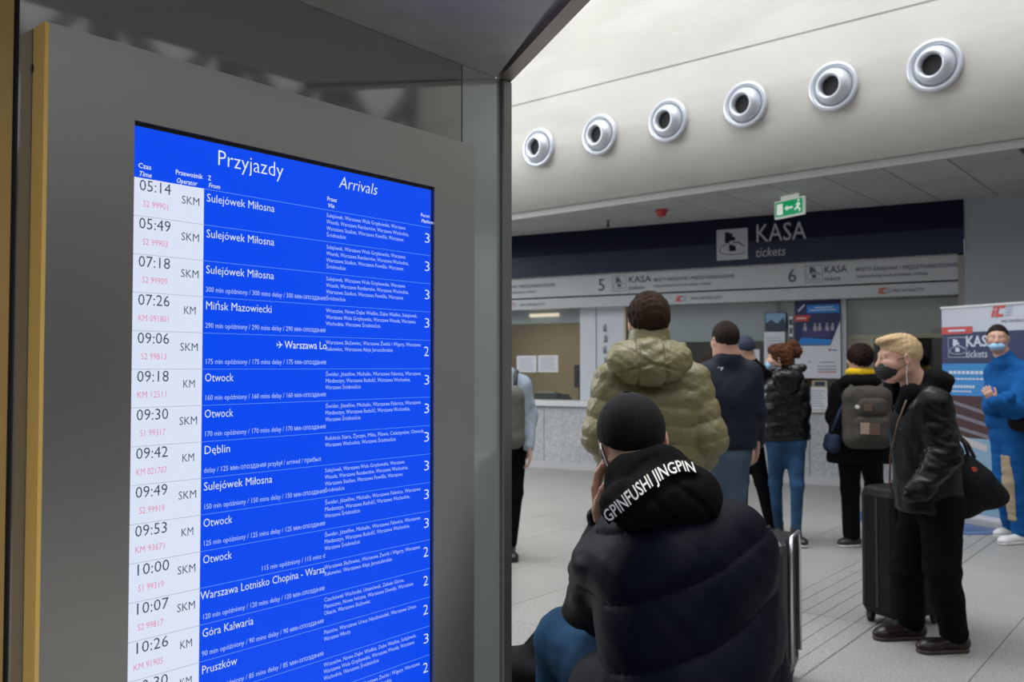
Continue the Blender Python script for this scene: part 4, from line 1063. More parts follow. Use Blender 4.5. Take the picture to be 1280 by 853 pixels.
# the backpack on the back: a thing worn
bp_c = P(1084, 522, 7.05)
bk = thing('backpack', 'grey brown backpack worn on the back over the black coat with the yellow scarf', 'backpack', bp_c - UZ * .27)
grey_bp = fabric('backpack_grey', (.06, .054, .048), .8, var=.12); tan_p = mat('backpack_tan', (.33, .24, .19), .7); brown_p = mat('backpack_brown', (.10, .065, .045), .7)
F = Field(); fr3 = [Rr, Fh, UZ]
def rbox(F, c, hx, hy, hz, r, k=.01):
    """rounded block as a flattened capsule cage"""
    for sy in (-1, 1):
        for a in (-1, 1):
            F.cap(c + Rr * hx * a - UZ * hz + Fh * hy * sy, c + Rr * hx * a + UZ * hz + Fh * hy * sy, r, r, .02)
        F.cap(c + UZ * hz - Rr * hx + Fh * hy * sy, c + UZ * hz + Rr * hx + Fh * hy * sy, r, r, .03); F.cap(c - UZ * hz - Rr * hx + Fh * hy * sy, c - UZ * hz + Rr * hx + Fh * hy * sy, r, r, .03)
    F.ell(c, [hx + r * .9, hy + r, hz + r * .9], fr3, .05)
rbox(F, bp_c, .10, .02, .16, .085); F.disp(wrinkles(43, .005, 40)); solid('main_bag', F, .008, grey_bp, bk)
F = Field(); rbox(F, bp_c - UZ * .09 - Fh * .075, .085, .01, .055, .05); F.disp(wrinkles(44, .004, 40)); solid('lower_pocket', F, .007, grey_bp, bk)
F = Field(); rbox(F, bp_c + UZ * .085 - Fh * .075, .075, .01, .03, .04); F.disp(wrinkles(45, .004, 40)); solid('upper_pocket', F, .007, grey_bp, bk)
w = MB(); c_ = P(1081, 536, 6.905); w.box((-.035, -.006, -.045), (.04, .0, .045), (c_, Rr, Fh, UZ), ch=.002); build('tan_patch', w, tan_p, bk)
w = MB(); c_ = P(1093, 537, 6.90); w.box((-.04, -.006, -.045), (.045, .006, .045), (c_, Rr, Fh, UZ), ch=.002); build('brown_patch', w, brown_p, bk)
w = MB(); c_ = P(1085, 510, 6.90); w.box((-.03, -.006, -.028), (.03, .0, .028), (c_, Rr, Fh, UZ), ch=.002); build('brown_patch', w, brown_p, bk)
w = MB(); w.lathe([(0, .004), (.016, .004), (.016, -.01)], P(1072, 509, 6.90), -Fh, 14); build('badge', w, mat('badge_white', (.6, .6, .58), .4), bk)
for a, b in ((1062, 1066), (1102, 1099)):
    w = MB(); w.tube([P(b, 500, 7.05), P(b * .5 + a * .5, 485, 7.15), P(a, 478, 7.24), P(a, 474, 7.32)], .022, 8); build('strap', w, grey_bp, bk, True)
sb = thing('shoulder_bag', 'small dark blue bag slung at the left hip of the backpack wearer', 'bag', P(1040, 568, 7.25))
F = Field(); F.cap(P(1038, 548, 7.3), P(1037, 557, 7.3), .05, .055); F.cap(P(1044, 550, 7.2), P(1042, 559, 7.2), .05, .055, .04); solid('pouch', F, .008, fabric('bag_navy', (.02, .03, .055)), sb)
w = MB(); w.tube([P(1040, 540, 7.22), P(1050, 515, 7.12), P(1062, 492, 7.14), P(1070, 480, 7.2)], .014, 8); build('strap', w, fabric('strap_blue', (.04, .055, .10)), sb, True)

# ---- blond man with the leather jacket
g = Fig(1168, 4.65, 1.70, 84, 'person', 'blond man in a black leather jacket and black face mask, facing left')
g.set(head=P(1124, 449, 4.6), neck=P(1150, 489, 4.62), chest=P(1158, 540, 4.62), pelvis=P(1163, 625, 4.62), shL=P(1165, 505, 4.47), elL=P(1181, 570, 4.42), wrL=P(1150, 613, 4.40),
      shR=P(1148, 508, 4.76), elR=P(1140, 570, 4.85), wrR=P(1128, 615, 4.85), hipL=P(1176, 634, 4.55), hipR=P(1152, 634, 4.73), knL=P(1178, 712, 4.55), knR=P(1134, 712, 4.80),
      anL=atpx(1188, 4.62, .085), toeL=atpx(1150, 4.60, .035), anR=atpx(1135, 4.84, .085), toeR=atpx(1096, 4.82, .035))
g.hf = basis(86)[0] - UZ * .10; g.hu = UZ + basis(86)[0] * .1
g.body(.005, (.62, .38, .30), neckr=.058, hs=1.08)
blond = fabric('hair_blond', (.50, .36, .20), .55, .7, 170, .22)
H = hair_short(g.J['head'], g.hf, g.hu, 1.08, .004, .012, .50, .002, back=-.055); f, s_, u = frame(g.hf, g.hu); C_ = g.J['head']
H.ell(C_ + f * .035 + u * .108, [.072, .062, .020], [f, s_, u], .03); H.ell(C_ + f * .082 + u * .098, [.026, .05, .013], [f, s_, u], .02)
solid('hair', H, .005, blond, g.root); eyes(g.q, g.root, (.12, .16, .18), 1.08)
blackm = mat('mask_black', (.010, .010, .012), .8); mask_part(g, blackm, .004, (.060, 0, -.050), (.060, .064, .052), sc=1.08)
w = MB(); e_ = g.q(.0, .092, -.03); w.tube([e_, e_ - UZ * .05 + g.f * .004, e_ - UZ * .10 + g.f * .0, e_ - UZ * .15 + g.f * .01], .0022, 6); tag(build('earphone_cable', w, mat('cable_white', (.6, .58, .55), .5), g.root), 'white earphone cable')
leather = mat('black_leather', (.003, .003, .0035), .30, bump=.35, bscale=42, spec=.22, var=.1)
F = Field(); J = g.J
F.cap(J['chest'] + g.f * .01, J['neck'] - UZ * .06, .135, .10, .08); F.cap(J['chest'] + g.f * .03, J['pelvis'] + g.f * .025 - UZ * .01, .150, .150, .08)
F.cap(J['shL'], J['shR'], .085, .085, .06); F.cap(J['shL'] - UZ * .06 + g.l * -.04, J['hipL'] - g.l * .03 + UZ * .02, .11, .125, .08); F.cap(J['shR'] - UZ * .06, J['hipR'] + UZ * .02, .10, .115, .08)
F.plane(g.at(0, 0, .755), -UZ, .02)
A = Field(); g.limb(A, ['shL', 'elL', 'wrL'], [.092, .080, .062], .03); A.cap(J['wrL'], P(1139, 618, 4.42), .055, .045, .03); A.disp(wrinkles(51, .009, 40, (1, 1, 1.8))); F.sub(A, .014)
A = Field(); g.limb(A, ['shR', 'elR', 'wrR'], [.080, .068, .055], .03); F.sub(A, .02)
F.disp(wrinkles(52, .006, 26)); solid('jacket', F, .007, leather, g.root)
F = Field(); F.ell(P(1164, 476, 4.62), [.105, .13, .062], [Rr, Fh, UZ]); F.cap(P(1140, 494, 4.50), P(1176, 486, 4.55), .040, .045, .04); F.cap(P(1136, 490, 4.52), P(1128, 512, 4.55), .040, .035, .04); F.cap(P(1136, 490, 4.75), P(1126, 512, 4.72), .040, .035, .04)
F.disp(wrinkles(53, .006, 36)); solid('hood', F, .007, black_cloth, g.root)
w = MB(); w.tube([P(1133, 500, 4.46), P(1122, 530, 4.47), P(1113, 570, 4.48), P(1112, 605, 4.49), P(1116, 622, 4.50)], .005, 6); tag(build('zip', w, mat('zip_brass', (.07, .05, .035), .4, .4), g.root, True), 'brownish zip along the open jacket edge')
F = g.trousers(.098, .088, .070, .86); F.disp(wrinkles(54, .007, 22, (1, 1, 2))); solid('trousers', F, .008, black_trs, g.root)
brown_sh = mat('shoe_brown', (.012, .007, .006), .3, spec=.35); g.shoes(brown_sh, mat('sole_brown', (.03, .018, .014), .5), .006)

# duffel bag
db = thing('duffel_bag', 'black duffel bag hanging behind the blond man in the leather jacket', 'bag', P(1222, 652, 4.75))
F = Field()
for (a, b) in ((4.66, 0), (4.90, 0)):
    for q0, q1, r0, r1 in (((1208, 575), (1250, 621), .020, .030), ((1250, 621), (1208, 640), .030, .03), ((1208, 575), (1196, 636), .022, .035), ((1212, 590), (1236, 618), .05, .06), ((1206, 600), (1212, 626), .06, .065)):
        F.cap(P(*q0, a), P(*q1, a), r0, r1, .05)
F.cap(P(1215, 605, 4.66), P(1215, 605, 4.90), .10, k=.06); F.cap(P(1238, 618, 4.66), P(1238, 618, 4.90), .055, k=.05); F.cap(P(1209, 582, 4.7), P(1209, 582, 4.86), .03, k=.05); F.cap(P(1203, 628, 4.68), P(1203, 628, 4.88), .07, k=.05)
F.disp(wrinkles(61, .007, 24)); solid('bag_body', F, .008, fabric('duffel_black', (.010, .0105, .012), .7), db)
w = MB(); w.tube([P(1210, 568, 4.66), P(1206, 555, 4.62), P(1198, 545, 4.58), P(1188, 530, 4.57)], .010, 8); w.tube([P(1218, 572, 4.85), P(1210, 556, 4.78), P(1200, 546, 4.72), P(1190, 530, 4.66)], .010, 8); build('handle', w, mat('strap_black', (.015, .015, .016), .6), db, True)
dr = F.march(1217, 587, 4.3, 5.0)
if dr is not None: w = MB(); w.lathe([(0, .012), (.013, .012), (.013, -.02)], dr, -Fh, 14); build('red_badge', w, mat('badge_red', (.45, .05, .03), .5), db)

def suitcase(px, d, w_, dp, h_, th, label, mt, mt2, name='suitcase', ribs=6, hframe=False):
    g0 = atpx(px, d, 0); f_, l_ = basis(th); t = thing(name, label, 'suitcase', g0); fr = (g0, l_, f_, UZ)
    w = MB(); z0 = .06
    prof = []
    c = .045
    ring = [(-w_ / 2 + c, -dp / 2), (w_ / 2 - c, -dp / 2), (w_ / 2 - c * .3, -dp / 2 + c * .3), (w_ / 2, -dp / 2 + c), (w_ / 2, dp / 2 - c), (w_ / 2 - c * .3, dp / 2 - c * .3), (w_ / 2 - c, dp / 2), (-w_ / 2 + c, dp / 2), (-w_ / 2 + c * .3, dp / 2 - c * .3), (-w_ / 2, dp / 2 - c), (-w_ / 2, -dp / 2 + c), (-w_ / 2 + c * .3, -dp / 2 + c * .3)]
    lv = [(z0, .86), (z0 + .012, .93), (z0 + .04, 1.0), (h_ - .05, 1.0), (h_ - .015, .94), (h_, .84)]; n = len(ring)
    vs = [g0 + l_ * x * k + f_ * y * k + UZ * z for z, k in lv for x, y in ring]
    fs_ = [(i * n + j, i * n + (j + 1) % n, (i + 1) * n + (j + 1) % n, (i + 1) * n + j) for i in range(len(lv) - 1) for j in range(n)] + [tuple(range(n - 1, -1, -1)), tuple(range((len(lv) - 1) * n, len(lv) * n))]
    w.add(vs, fs_); build('shell', w, mt, t, False)
    w = MB()
    for k in range(ribs):
        x = -w_ / 2 + w_ * (k + 1) / (ribs + 1)
        for s_ in (-1, 1): w.box((x - .008, s_ * dp / 2 - .004, z0 + .06), (x + .008, s_ * dp / 2 + .004, h_ - .07), fr)
    b_ = build('ribs', w, mt, t); b_['kind'] = 'stuff'
    w = MB(); w.box((-w_ / 2 - .003, -.008, z0 + .05), (-w_ / 2 + .004, .008, h_ - .06), fr); w.box((w_ / 2 - .004, -.008, z0 + .05), (w_ / 2 + .003, .008, h_ - .06), fr); w.box((-w_ / 2 + .05, -.008, h_ - .006), (w_ / 2 - .05, .008, h_ + .003), fr); build('zip_band', w, mt2, t)
    w = MB(); w.tube([g0 + l_ * -.07 + UZ * (h_ - .01), g0 + l_ * -.065 + UZ * (h_ + .03), g0 + l_ * .065 + UZ * (h_ + .03), g0 + l_ * .07 + UZ * (h_ - .01)], .009, 8); build('top_handle', w, mt2, t, True)
    for a in (-1, 1):
        for b in (-1, 1):
            c_ = g0 + l_ * a * (w_ / 2 - .05) + f_ * b * (dp / 2 - .04)
            w = MB(); w.lathe([(0, -.012), (.022, -.012), (.026, -.006), (.026, .006), (.022, .012), (0, .012)], c_ + UZ * .026, f_, 16); wh = build('wheel', w, mt2, t, True)
            w = MB(); w.box((-.018, -.018, .03), (.018, .018, .075), (c_, l_, f_, UZ)); build('caster', w, mt2, wh)
    if hframe:
        w = MB(); pts = [g0 + l_ * x + f_ * (-dp / 2 - .012) + UZ * z for x, z in ((-w_ / 2 + .07, .15), (-w_ / 2 + .07, h_ - .06), (-w_ / 2 + .09, h_ + .015), (w_ / 2 - .09, h_ + .015), (w_ / 2 - .07, h_ - .06), (w_ / 2 - .07, .15))]
        w.tube(pts, .009, 8); tag(build('silver_frame', w, mat('silver_tube', (.6, .6, .62), .3, .9), t, True), 'silver tube frame')
    return t
case_b = mat('case_black', (.0035, .0038, .005), .5, spec=.2, bump=.1, bscale=90); case_d = mat('case_trim', (.012, .012, .012), .5)
suitcase(1124, 5.14, .40, .27, .80, 25, 'tall black ribbed suitcase standing behind the legs of the blond man', case_b, case_d)
suitcase(956, 4.15, .36, .24, .70, 62, 'dark suitcase with a silver tube frame, half hidden behind the seated man', mat('case_grey', (.012, .014, .016), .4), case_d, ribs=3, hframe=True)

# ---- man in the blue tracksuit
g = Fig(1263, 7.5, 1.86, 112, 'person', 'man in a bright blue tracksuit with crossed arms and pale blue mask')
g.set(head=P(1247, 424, 7.5), neck=P(1255, 449, 7.5), chest=P(1264, 486, 7.5), pelvis=P(1265, 545, 7.5), shL=P(1284, 468, 7.38), elL=P(1268, 512, 7.22), wrL=P(1243, 503, 7.08), shR=P(1246, 466, 7.66), elR=P(1240, 508, 7.50), wrR=P(1262, 497, 7.10),
      hipL=P(1269, 548, 7.42), hipR=P(1256, 548, 7.60), knL=atpx(1265, 7.40, .52), knR=atpx(1251, 7.58, .52), anL=atpx(1272, 7.42, .085), toeL=atpx(1249, 7.36, .035), anR=atpx(1260, 7.72, .085), toeR=atpx(1244, 7.70, .035))
g.hf = basis(148)[0]
g.body(.006, (.50, .30, .23), hands=[((P(1241, 502, 7.08), -Rr * .5 + UZ * .9, Fh + Rr * .6, UZ), dict(curl=.7, sc=.9)), ((P(1256, 499, 7.12), Rr * .6 - UZ * .3 + Fh * .6, Fh, UZ), dict(curl=.7, sc=.85))], hs=1.03)
solid('hair', hair_short(g.J['head'], g.hf, UZ, 1.03, .005, .022, .58, .002, back=-.05), .006, fabric('hair_dark', (.02, .015, .013), .6, .6, 160, .4), g.root); eyes(g.q, g.root, sc=1.03)
mask_part(g, maskblue, .005, (.058, 0, -.064), (.056, .062, .036), sc=1.03)
blue_t = fabric('tracksuit_blue', (.010, .085, .27), .75, var=.1)
F = g.torso(.125, hem=.93, bulk=.02); F.cap(J['shL'] * 0 + g.J['shL'], g.J['shR'], .09, .09, .06); F.plane(g.at(0, 0, .90), -UZ, .02)
for sd in 'LR':
    A = Field(); g.limb(A, ['sh' + sd, 'el' + sd, 'wr' + sd], [.085, .080, .055], .03); F.sub(A, .02)
F.cap(P(1256, 452, 7.5), P(1254, 445, 7.5), .075, .07, .03); F.disp(wrinkles(71, .012, 30)); F.disp(wrinkles(73, .004, 75)); solid('jacket', F, .009, blue_t, g.root)
F = g.trousers(.10, .078, .068, .95); F.disp(wrinkles(72, .006, 24, (1, 1, 2))); solid('trousers', F, .009, blue_t, g.root)
S_ = Field().shell(F, .008); ta, tb = P(1261, 571, 7.3), P(1271, 654, 7.3); td = (tb - ta) / np.linalg.norm(tb - ta); tn = np.cross(td, Fh); tn /= np.linalg.norm(tn)
S_.plane(ta + tn * .034, tn, .002); S_.plane(ta - tn * .034, -tn, .002); S_.plane(P(1265, 600, 7.47), Fh, .002); S_.plane(ta, UZ, .002); S_.plane(tb, -UZ, .002); solid('side_stripe', S_, .007, fabric('stripe_tan', (.36, .29, .20)), g.root)
g.shoes(mat('shoe_white', (.62, .62, .62), .5), sole_white, .007)
F = Field(); F.cap(P(1272, 528, 7.28), P(1290, 532, 7.2), .075, .07); 
tag(solid('belt_bag', F, .01, fabric('bag_black', (.012, .012, .012)), None), 'black belt bag at the waist of the blue tracksuit', 'bag')

# ---- person in the grey sweater, half hidden by the kiosk
g = Fig(626, 6.95, 1.74, 0, 'person', 'person in a grey sweater and black trousers, half hidden by the kiosk edge')
g.set(head=P(620, 436, 6.95), neck=P(624, 460, 6.95), shR=P(652, 481, 6.95), shL=P(600, 481, 6.95), elR=P(662, 520, 6.98), wrR=P(661, 558, 6.85), hipR=P(644, 560, 6.95), knR=atpx(643, 6.95, .5), anR=atpx(637, 6.95, .085), toeR=atpx(641, 6.72, .03))
g.body(.009, (.58, .34, .27), hands=[((P(662, 560, 6.84), -UZ * 1 + Rr * .05, -Rr, Fh), dict(curl=.42, sc=1.0))])
solid('hair', hair_short(g.J['head'], g.hf, UZ), .01, MATS['hair_brown'], g.root)
F = g.torso(.115, hem=.93, bulk=.01); F.plane(g.at(0, 0, .93), -UZ, .02)
for sd in 'LR':
    A = Field(); g.limb(A, ['sh' + sd, 'el' + sd, 'wr' + sd], [.072, .064, .045], .03); F.sub(A, .02)
F.disp(wrinkles(81, .006, 30)); solid('sweater', F, .009, fabric('sweater_grey', (.30, .34, .40)), g.root)
solid('trousers', g.trousers(.085, .068, .058, .97), .010, black_trs, g.root); g.shoes(shoe_black, sole_black, .01)
c_ = P(629, 522, 6.76); bk = thing('backpack', 'olive grey backpack on the back of the grey sweater, behind the kiosk edge', 'backpack', c_ - UZ * .27)
F = Field(); rbox(F, c_, .085, .02, .16, .075); F.disp(wrinkles(82, .005, 40)); solid('main_bag', F, .009, fabric('backpack_olive', (.12, .12, .105)), bk)
w = MB(); w.tube([c_ + Rr * .09 + UZ * .18, P(645, 466, 6.83), P(646, 464, 6.95), P(648, 470, 7.08)], .016, 8); build('strap', w, MATS['strap_black'], bk, True)

# ---- the seated man with cap and phone
g = Fig(850, 2.3, 1.78, 0, 'person', 'seated man in navy padded jacket and black cap holding a phone')
g.set(head=P(789, 553, 2.44), neck=P(808, 628, 2.30), chest=P(840, 725, 2.24), pelvis=P(872, 930, 2.12), shL=P(762, 702, 2.34), elL=P(744, 757, 2.50), wrL=P(752, 652, 2.44),
      shR=P(906, 690, 2.30), elR=P(930, 790, 2.28), wrR=P(890, 830, 2.60), hipL=P(838, 925, 2.18), hipR=P(908, 925, 2.18), knL=P(709, 802, 2.75), knR=P(775, 806, 3.0),
      anL=atpx(700, 2.80, .085), toeL=atpx(690, 3.02, .03), anR=atpx(780, 3.05, .085), toeR=atpx(776, 3.27, .03))
b_, bl = basis(14); b_, bl = basis(3); g.hf = b_ - UZ * .22; g.hu = UZ + b_ * .22 + bl * .06
hd = UZ * 1.0 - Rr * .10 + Fh * .12
g.body(.0045, (.55, .31, .23), hands=[((P(750, 648, 2.42), hd, Rr * 1.0 - Fh * .25, -Fh), dict(curl=.40, sc=1.0, spread=.05, tcurl=.5))], neckr=.060, hs=1.04, extra=[(P(831.5, 551, 2.43), [.017, .009, .032])])
solid('hair', hair_short(g.J['head'], g.hf, g.hu, 1.04, .004, -.03, .25), .006, MATS['hair_dark'], g.root)
cap_part(g, mat('cap_black', (.005, .005, .006), .8, spec=.2, bump=.2, bscale=500), .004, 1.06, True, .012, .55)
pc = P(762, 588, 2.35); pl_ = UZ * 1.0 - Rr * .38 - Fh * .1; pl_ /= np.linalg.norm(pl_); pw = Fh * 1.0 + Rr * .12; pw -= pl_ * (pw @ pl_); pw /= np.linalg.norm(pw); pn = np.cross(pw, pl_)
t = thing('phone', 'thin black smartphone with a light metal rim held at the seated man\'s ear', 'phone', pc - UZ * .07)
w = MB(); w.box((-.034, -.070, -.0045), (.034, .070, .0045), (pc, pw, pl_, pn), ch=.003); build('case', w, mat('phone_black', (.01, .01, .01), .3), t)
w = MB(); w.box((-.036, -.072, -.0020), (.036, .072, .0020), (pc, pw, pl_, pn), ch=.0015); build('metal_rim', w, mat('phone_rim', (.75, .72, .68), .3, .3), t)
jk_m = mat('navy_padded', (.0022, .0030, .0080), .5, bump=.10, bscale=70, spec=.08)
J = g.J; F = Field()
F.cap(J['chest'], J['pelvis'], .165, .215, .10); F.cap(J['chest'], J['neck'] - UZ * .02, .16, .10, .08); F.cap(J['shL'] + Rr * .02, J['shR'], .10, .115, .09); F.cap(J['shR'], P(905, 900, 2.2), .115, .175, .08); F.cap(J['chest'], P(845, 850, 2.2), .17, .17, .1)
F.cap(P(800, 860, 2.28), P(762, 868, 2.42), .14, .115, .05); F.disp(quilt(P(861, 733.5, 2.05), UZ * .93 - Rr * .36, .142, .016))
A = Field(); g.limb(A, ['shL', 'elL'], [.098, .085], .03); A.disp(wrinkles(91, .012, 34, (1, 1, 1.6))); F.sub(A, .03)
A = Field(); g.limb(A, ['elL', 'wrL'], [.080, .045], .03); A.disp(wrinkles(92, .005, 40)); F.sub(A, .02)
A = Field(); g.limb(A, ['shR', 'elR', 'wrR'], [.108, .095, .06], .03); F.sub(A, .03)
F.disp(wrinkles(93, .004, 28)); solid('jacket', F, .0065, jk_m, g.root)
HD = Field(); e1_ = Rr * .96 + UZ * .10 + Fh * .1; e1_ /= np.linalg.norm(e1_); e2_ = np.cross(UZ, e1_); e2_ /= np.linalg.norm(e2_); e3_ = np.cross(e1_, e2_)
HD.ell(P(822, 626, 2.20), [.150, .10, .078], [e1_, e2_, e3_]); HD.ell(P(862, 624, 2.22), [.068, .09, .080], [Rr, Fh, UZ], .06); HD.cap(P(790, 598, 2.29), P(828, 586, 2.29), .067, .061, .04); HD.cap(P(771, 636, 2.31), P(787, 612, 2.29), .042, .060, .04); HD.cap(P(828, 591, 2.29), P(846, 589, 2.33), .060, .045, .03)
top_ = np.array([(750.6, 642), (770.6, 623.5), (789.6, 606.6), (808.6, 592), (825.5, 581), (846.6, 575), (866, 577)]); bot_ = np.array([(760, 655), (784, 636), (802, 620), (819, 606), (838, 594), (853, 589), (871, 591)])
def crease(pts, amp, wd, d=2.16):
    W3 = [P(a, b, d) for a, b in pts]; Q = np.array([[w_ @ Rr, w_[2]] for w_ in W3])
    def fn(X):
        uv = np.stack([X @ Rr.astype(X.dtype), X[:, 2]], 1); dm = np.full(len(X), 9., np.float32)
        for a, b in zip(Q[:-1], Q[1:]):
            a = a.astype(np.float32); b = b.astype(np.float32); h = np.clip(((uv - a) @ (b - a)) / ((b - a) @ (b - a)), 0, 1); dm = np.minimum(dm, np.sqrt((((uv - a) - h[:, None] * (b - a)) ** 2).sum(1)))
        return (amp * np.exp(-(dm / wd) ** 2)).astype(np.float32)
    return fn
HD.disp(wrinkles(94, .0025, 26))
SM = HD
HD2 = Field().sub(HD, 0)
HD2.disp(crease([(a + 2, b + 7) for a, b in bot_], .009, .009)); HD2.disp(crease([(812, 622), (838, 646), (862, 668)], .007, .009)); HD2.disp(crease([(842, 604), (872, 626), (890, 652)], .008, .008)); HD2.disp(crease([(775, 618), (800, 590), (826, 575)], .006, .010)); HD2.disp(wrinkles(98, .002, 70))
hood = solid('hood', HD2, .005, fabric('hoodie_black', (.005, .005, .0055), .9, .2, 400), g.root)
def along(pts, t):
    L = np.r_[0, np.cumsum(np.linalg.norm(np.diff(pts, axis=0), axis=1))]; L /= L[-1]; return np.array([np.interp(t, L, pts[:, 0]), np.interp(t, L, pts[:, 1])])
def depth_on(pts):
    ds = []
    for tt in np.linspace(0, 1, 15):
        a, b = along(pts, tt); h_ = HD.march(a, b, 1.9, 2.7, 300); ds.append(np.nan if h_ is None else float((h_ - CAMP) @ Fh))
    ds = np.array(ds); ok = ~np.isnan(ds); ds = np.interp(np.arange(15), np.where(ok)[0], ds[ok]); 
    for _ in range(3): ds = np.convolve(np.r_[ds[0], ds, ds[-1]], [.25, .5, .25], 'valid')
    return ds
dT, dB = depth_on(top_), depth_on(bot_); tk = np.linspace(0, 1, 15)
def band_pt(tt, v, off):
    p_ = along(bot_, tt) * (1 - v) + along(top_, tt) * v; d_ = np.interp(tt, tk, dB) * (1 - v) + np.interp(tt, tk, dT) * v; return P(p_[0], p_[1], d_ - off)
w = MB(); NB = 28
for k in range(NB + 1):
    for v, o_ in ((-.10, .002), (-.06, .009), (.5, .0105), (1.06, .009), (1.10, .002), (.5, -.004)): w.v.append(tuple(band_pt(k / NB, v, o_)))
for k in range(NB):
    for j in range(6): w.f.append((k * 6 + j, k * 6 + (j + 1) % 6, k * 6 + 6 + (j + 1) % 6, k * 6 + 6 + j)); w.mi.append(0)
build('hood_band', w, MATS['hoodie_black'], hood, True)
vs, fcs = text_uv('GPINFUSHI JINGPIN', 1.0, 1.0, 'LEFT', 0, .014); u0, u1 = vs[:, 0].min(), vs[:, 0].max(); v1 = vs[:, 1].max()
w = MB(); w.add([band_pt((a - u0) / (u1 - u0) * .985 + .01, b / v1 * .94 + .03, .0125) for a, b in vs], fcs); build('lettering', w, mat('print_white', (.62, .60, .56), .7), hood)
F = Field()
for sd, r1, r2 in (('L', .098, .072), ('R', .085, .065)):
    F.cap(J['hip' + sd], J['kn' + sd], .11, r1, .05); F.cap(J['kn' + sd], J['an' + sd] + UZ * .03, r1, r2, .03)
F.disp(wrinkles(95, .006, 30)); solid('jeans', F, .007, fabric('seated_denim', (.020, .056, .115), .85, var=.3, bs=500), g.root)
g.shoes(shoe_black, sole_black, .01)
# perforated bench he sits on, reaching towards the kiosk
bA = P(640, 459, 3.05); bB = P(905, 459, 2.08); bA[2] = bB[2] = 0; bd = bB - bA; bL = np.linalg.norm(bd); bd /= bL; bn = np.cross(UZ, bd); BFr = (bA, bd, bn, UZ)
bench = thing('bench', 'perforated dark metal bench under the seated man beside the kiosk', 'bench', (bA + bB) / 2)
pf = mat('bench_metal', (.035, .035, .037), .4, .6)
w = MB(); nx, ny = 60, 16; hx, hy = bL / nx, .44 / ny
for i in range(nx + 1): w.box((i * hx - .004, -.22, .378), (i * hx + .004, .22, .386), BFr)
for j in range(ny + 1): w.box((0, -.22 + j * hy - .004, .3785), (bL, -.22 + j * hy + .004, .3855), BFr)
o = build('perforated_seat', w, pf, bench); o['kind'] = 'stuff'
w = MB(); q = lambda a, b, c: bA + bd * a + bn * b + UZ * c
w.tube([q(0, -.22, .38), q(bL, -.22, .38), q(bL, .22, .38), q(0, .22, .38), q(0, -.22, .38)], .014, 8); build('seat_rim', w, pf, bench, True)
for a in (.12, bL - .12):
    for b in (-.18, .18): w = MB(); w.tube([q(a, b, .37), q(a, b, 0)], .016, 8); build('leg', w, pf, bench, True)
c_ = P(652, 830, 2.98); bb = thing('rucksack', 'black rucksack lying on the bench between the kiosk and the blue jeans', 'bag', (c_[0], c_[1], .40))
c_[2] = .47; F = Field(); F.ell(c_, [.13, .13, .075], None); F.cap(c_ + Rr * .03 + UZ * .03, c_ + Rr * .06 + UZ * .09, .045, .03, .04); F.disp(wrinkles(97, .010, 40)); solid('bag_body', F, .007, fabric('rucksack_black', (.014, .014, .015)), bb)
w = MB(); w.tube([c_ + Rr * .06 + UZ * .09, c_ + Rr * .075 + UZ * .15, c_ + Rr * .05 + UZ * .13, c_ + Rr * .0 + UZ * .07], .006, 6); build('strap', w, MATS['strap_black'], bb, True)

# ================================================================= POSTERS, BANNER, THINGS ON THE COUNTER
paper = mat('paper_white', (.62, .64, .68), .6); navy_p = mat('poster_navy', (.015, .025, .09), .4); blue_p = mat('poster_blue', (.02, .22, .62), .4); red_p = mat('poster_red', (.50, .05, .04), .45)
def sheet(name, label, cat, px0, px1, py0, py1, n, deco=None, group=None, base=None):
    s0, z1 = fs(px0, py0, n); s1, _ = fs(px1, py0, n); _, z0 = fs((px0 + px1) / 2, py1, n)
    t = thing(name, label, cat, fw((s0 + s1) / 2, n, z0), group); w = MB(); w.box((s0, n - .008, z0), (s1, n, z1), FR); build('board', w, base or paper, t)
    if deco:
        L = {}
        for mt, poly in deco:
            k = mt.name; L.setdefault(k, (mt, MB()))[1].poly([fw(s0 + (s1 - s0) * u, n + .002 + .001 * (list(L).index(k)), z0 + (z1 - z0) * v) for u, v in poly])
        for k, (mt, mb) in L.items(): build('print', mb, mt, t)['kind'] = 'stuff'
    return t
R4 = lambda a, b, c, d: [(a, b), (c, b), (c, d), (a, d)]
inkp = mat('print_grey', (.30, .31, .34), .6)
lines = lambda n, a, b, y0, y1: [(inkp, R4(a, y0 + (y1 - y0) * (i + .3) / n, b - .1 * (i % 3) * (b - a), y0 + (y1 - y0) * (i + .6) / n)) for i in range(n)]
sheet('notice', 'left white printed notice on the glass of the left ticket window', 'notice', 646, 670.5, 445, 465.5, -.255, lines(8, .1, .9, .1, .9))
sheet('notice', 'right white printed notice on the glass of the left ticket window', 'notice', 672.5, 697.5, 444.5, 465.5, -.255, lines(8, .1, .9, .1, .9))
sheet('notice', 'small white notice right of the dark blue cap', 'notice', 939, 949.5, 437, 463, -.255)
sky_p = mat('poster_sky', (.20, .36, .50), .5); dk = mat('poster_dark', (.03, .05, .08), .5)
sheet('poster', 'small photo poster with blue sky left of the large navy poster', 'poster', 956, 983, 391, 414, -.24, [(sky_p, R4(.05, .4, .95, .95)), (dk, R4(.05, .05, .95, .42)), (dk, [(.05, .42), (.3, .62), (.5, .42)]), (dk, [(.6, .42), (.85, .7), (.95, .42)])], base=dk)
sheet('notice', 'tall white notice hanging under the small photo poster', 'notice', 955, 981, 415.5, 474, -.24, lines(14, .1, .9, .1, .9))
pw_ = mat('poster_people', (.35, .32, .38), .6); pv = mat('poster_violet', (.05, .045, .16), .5)
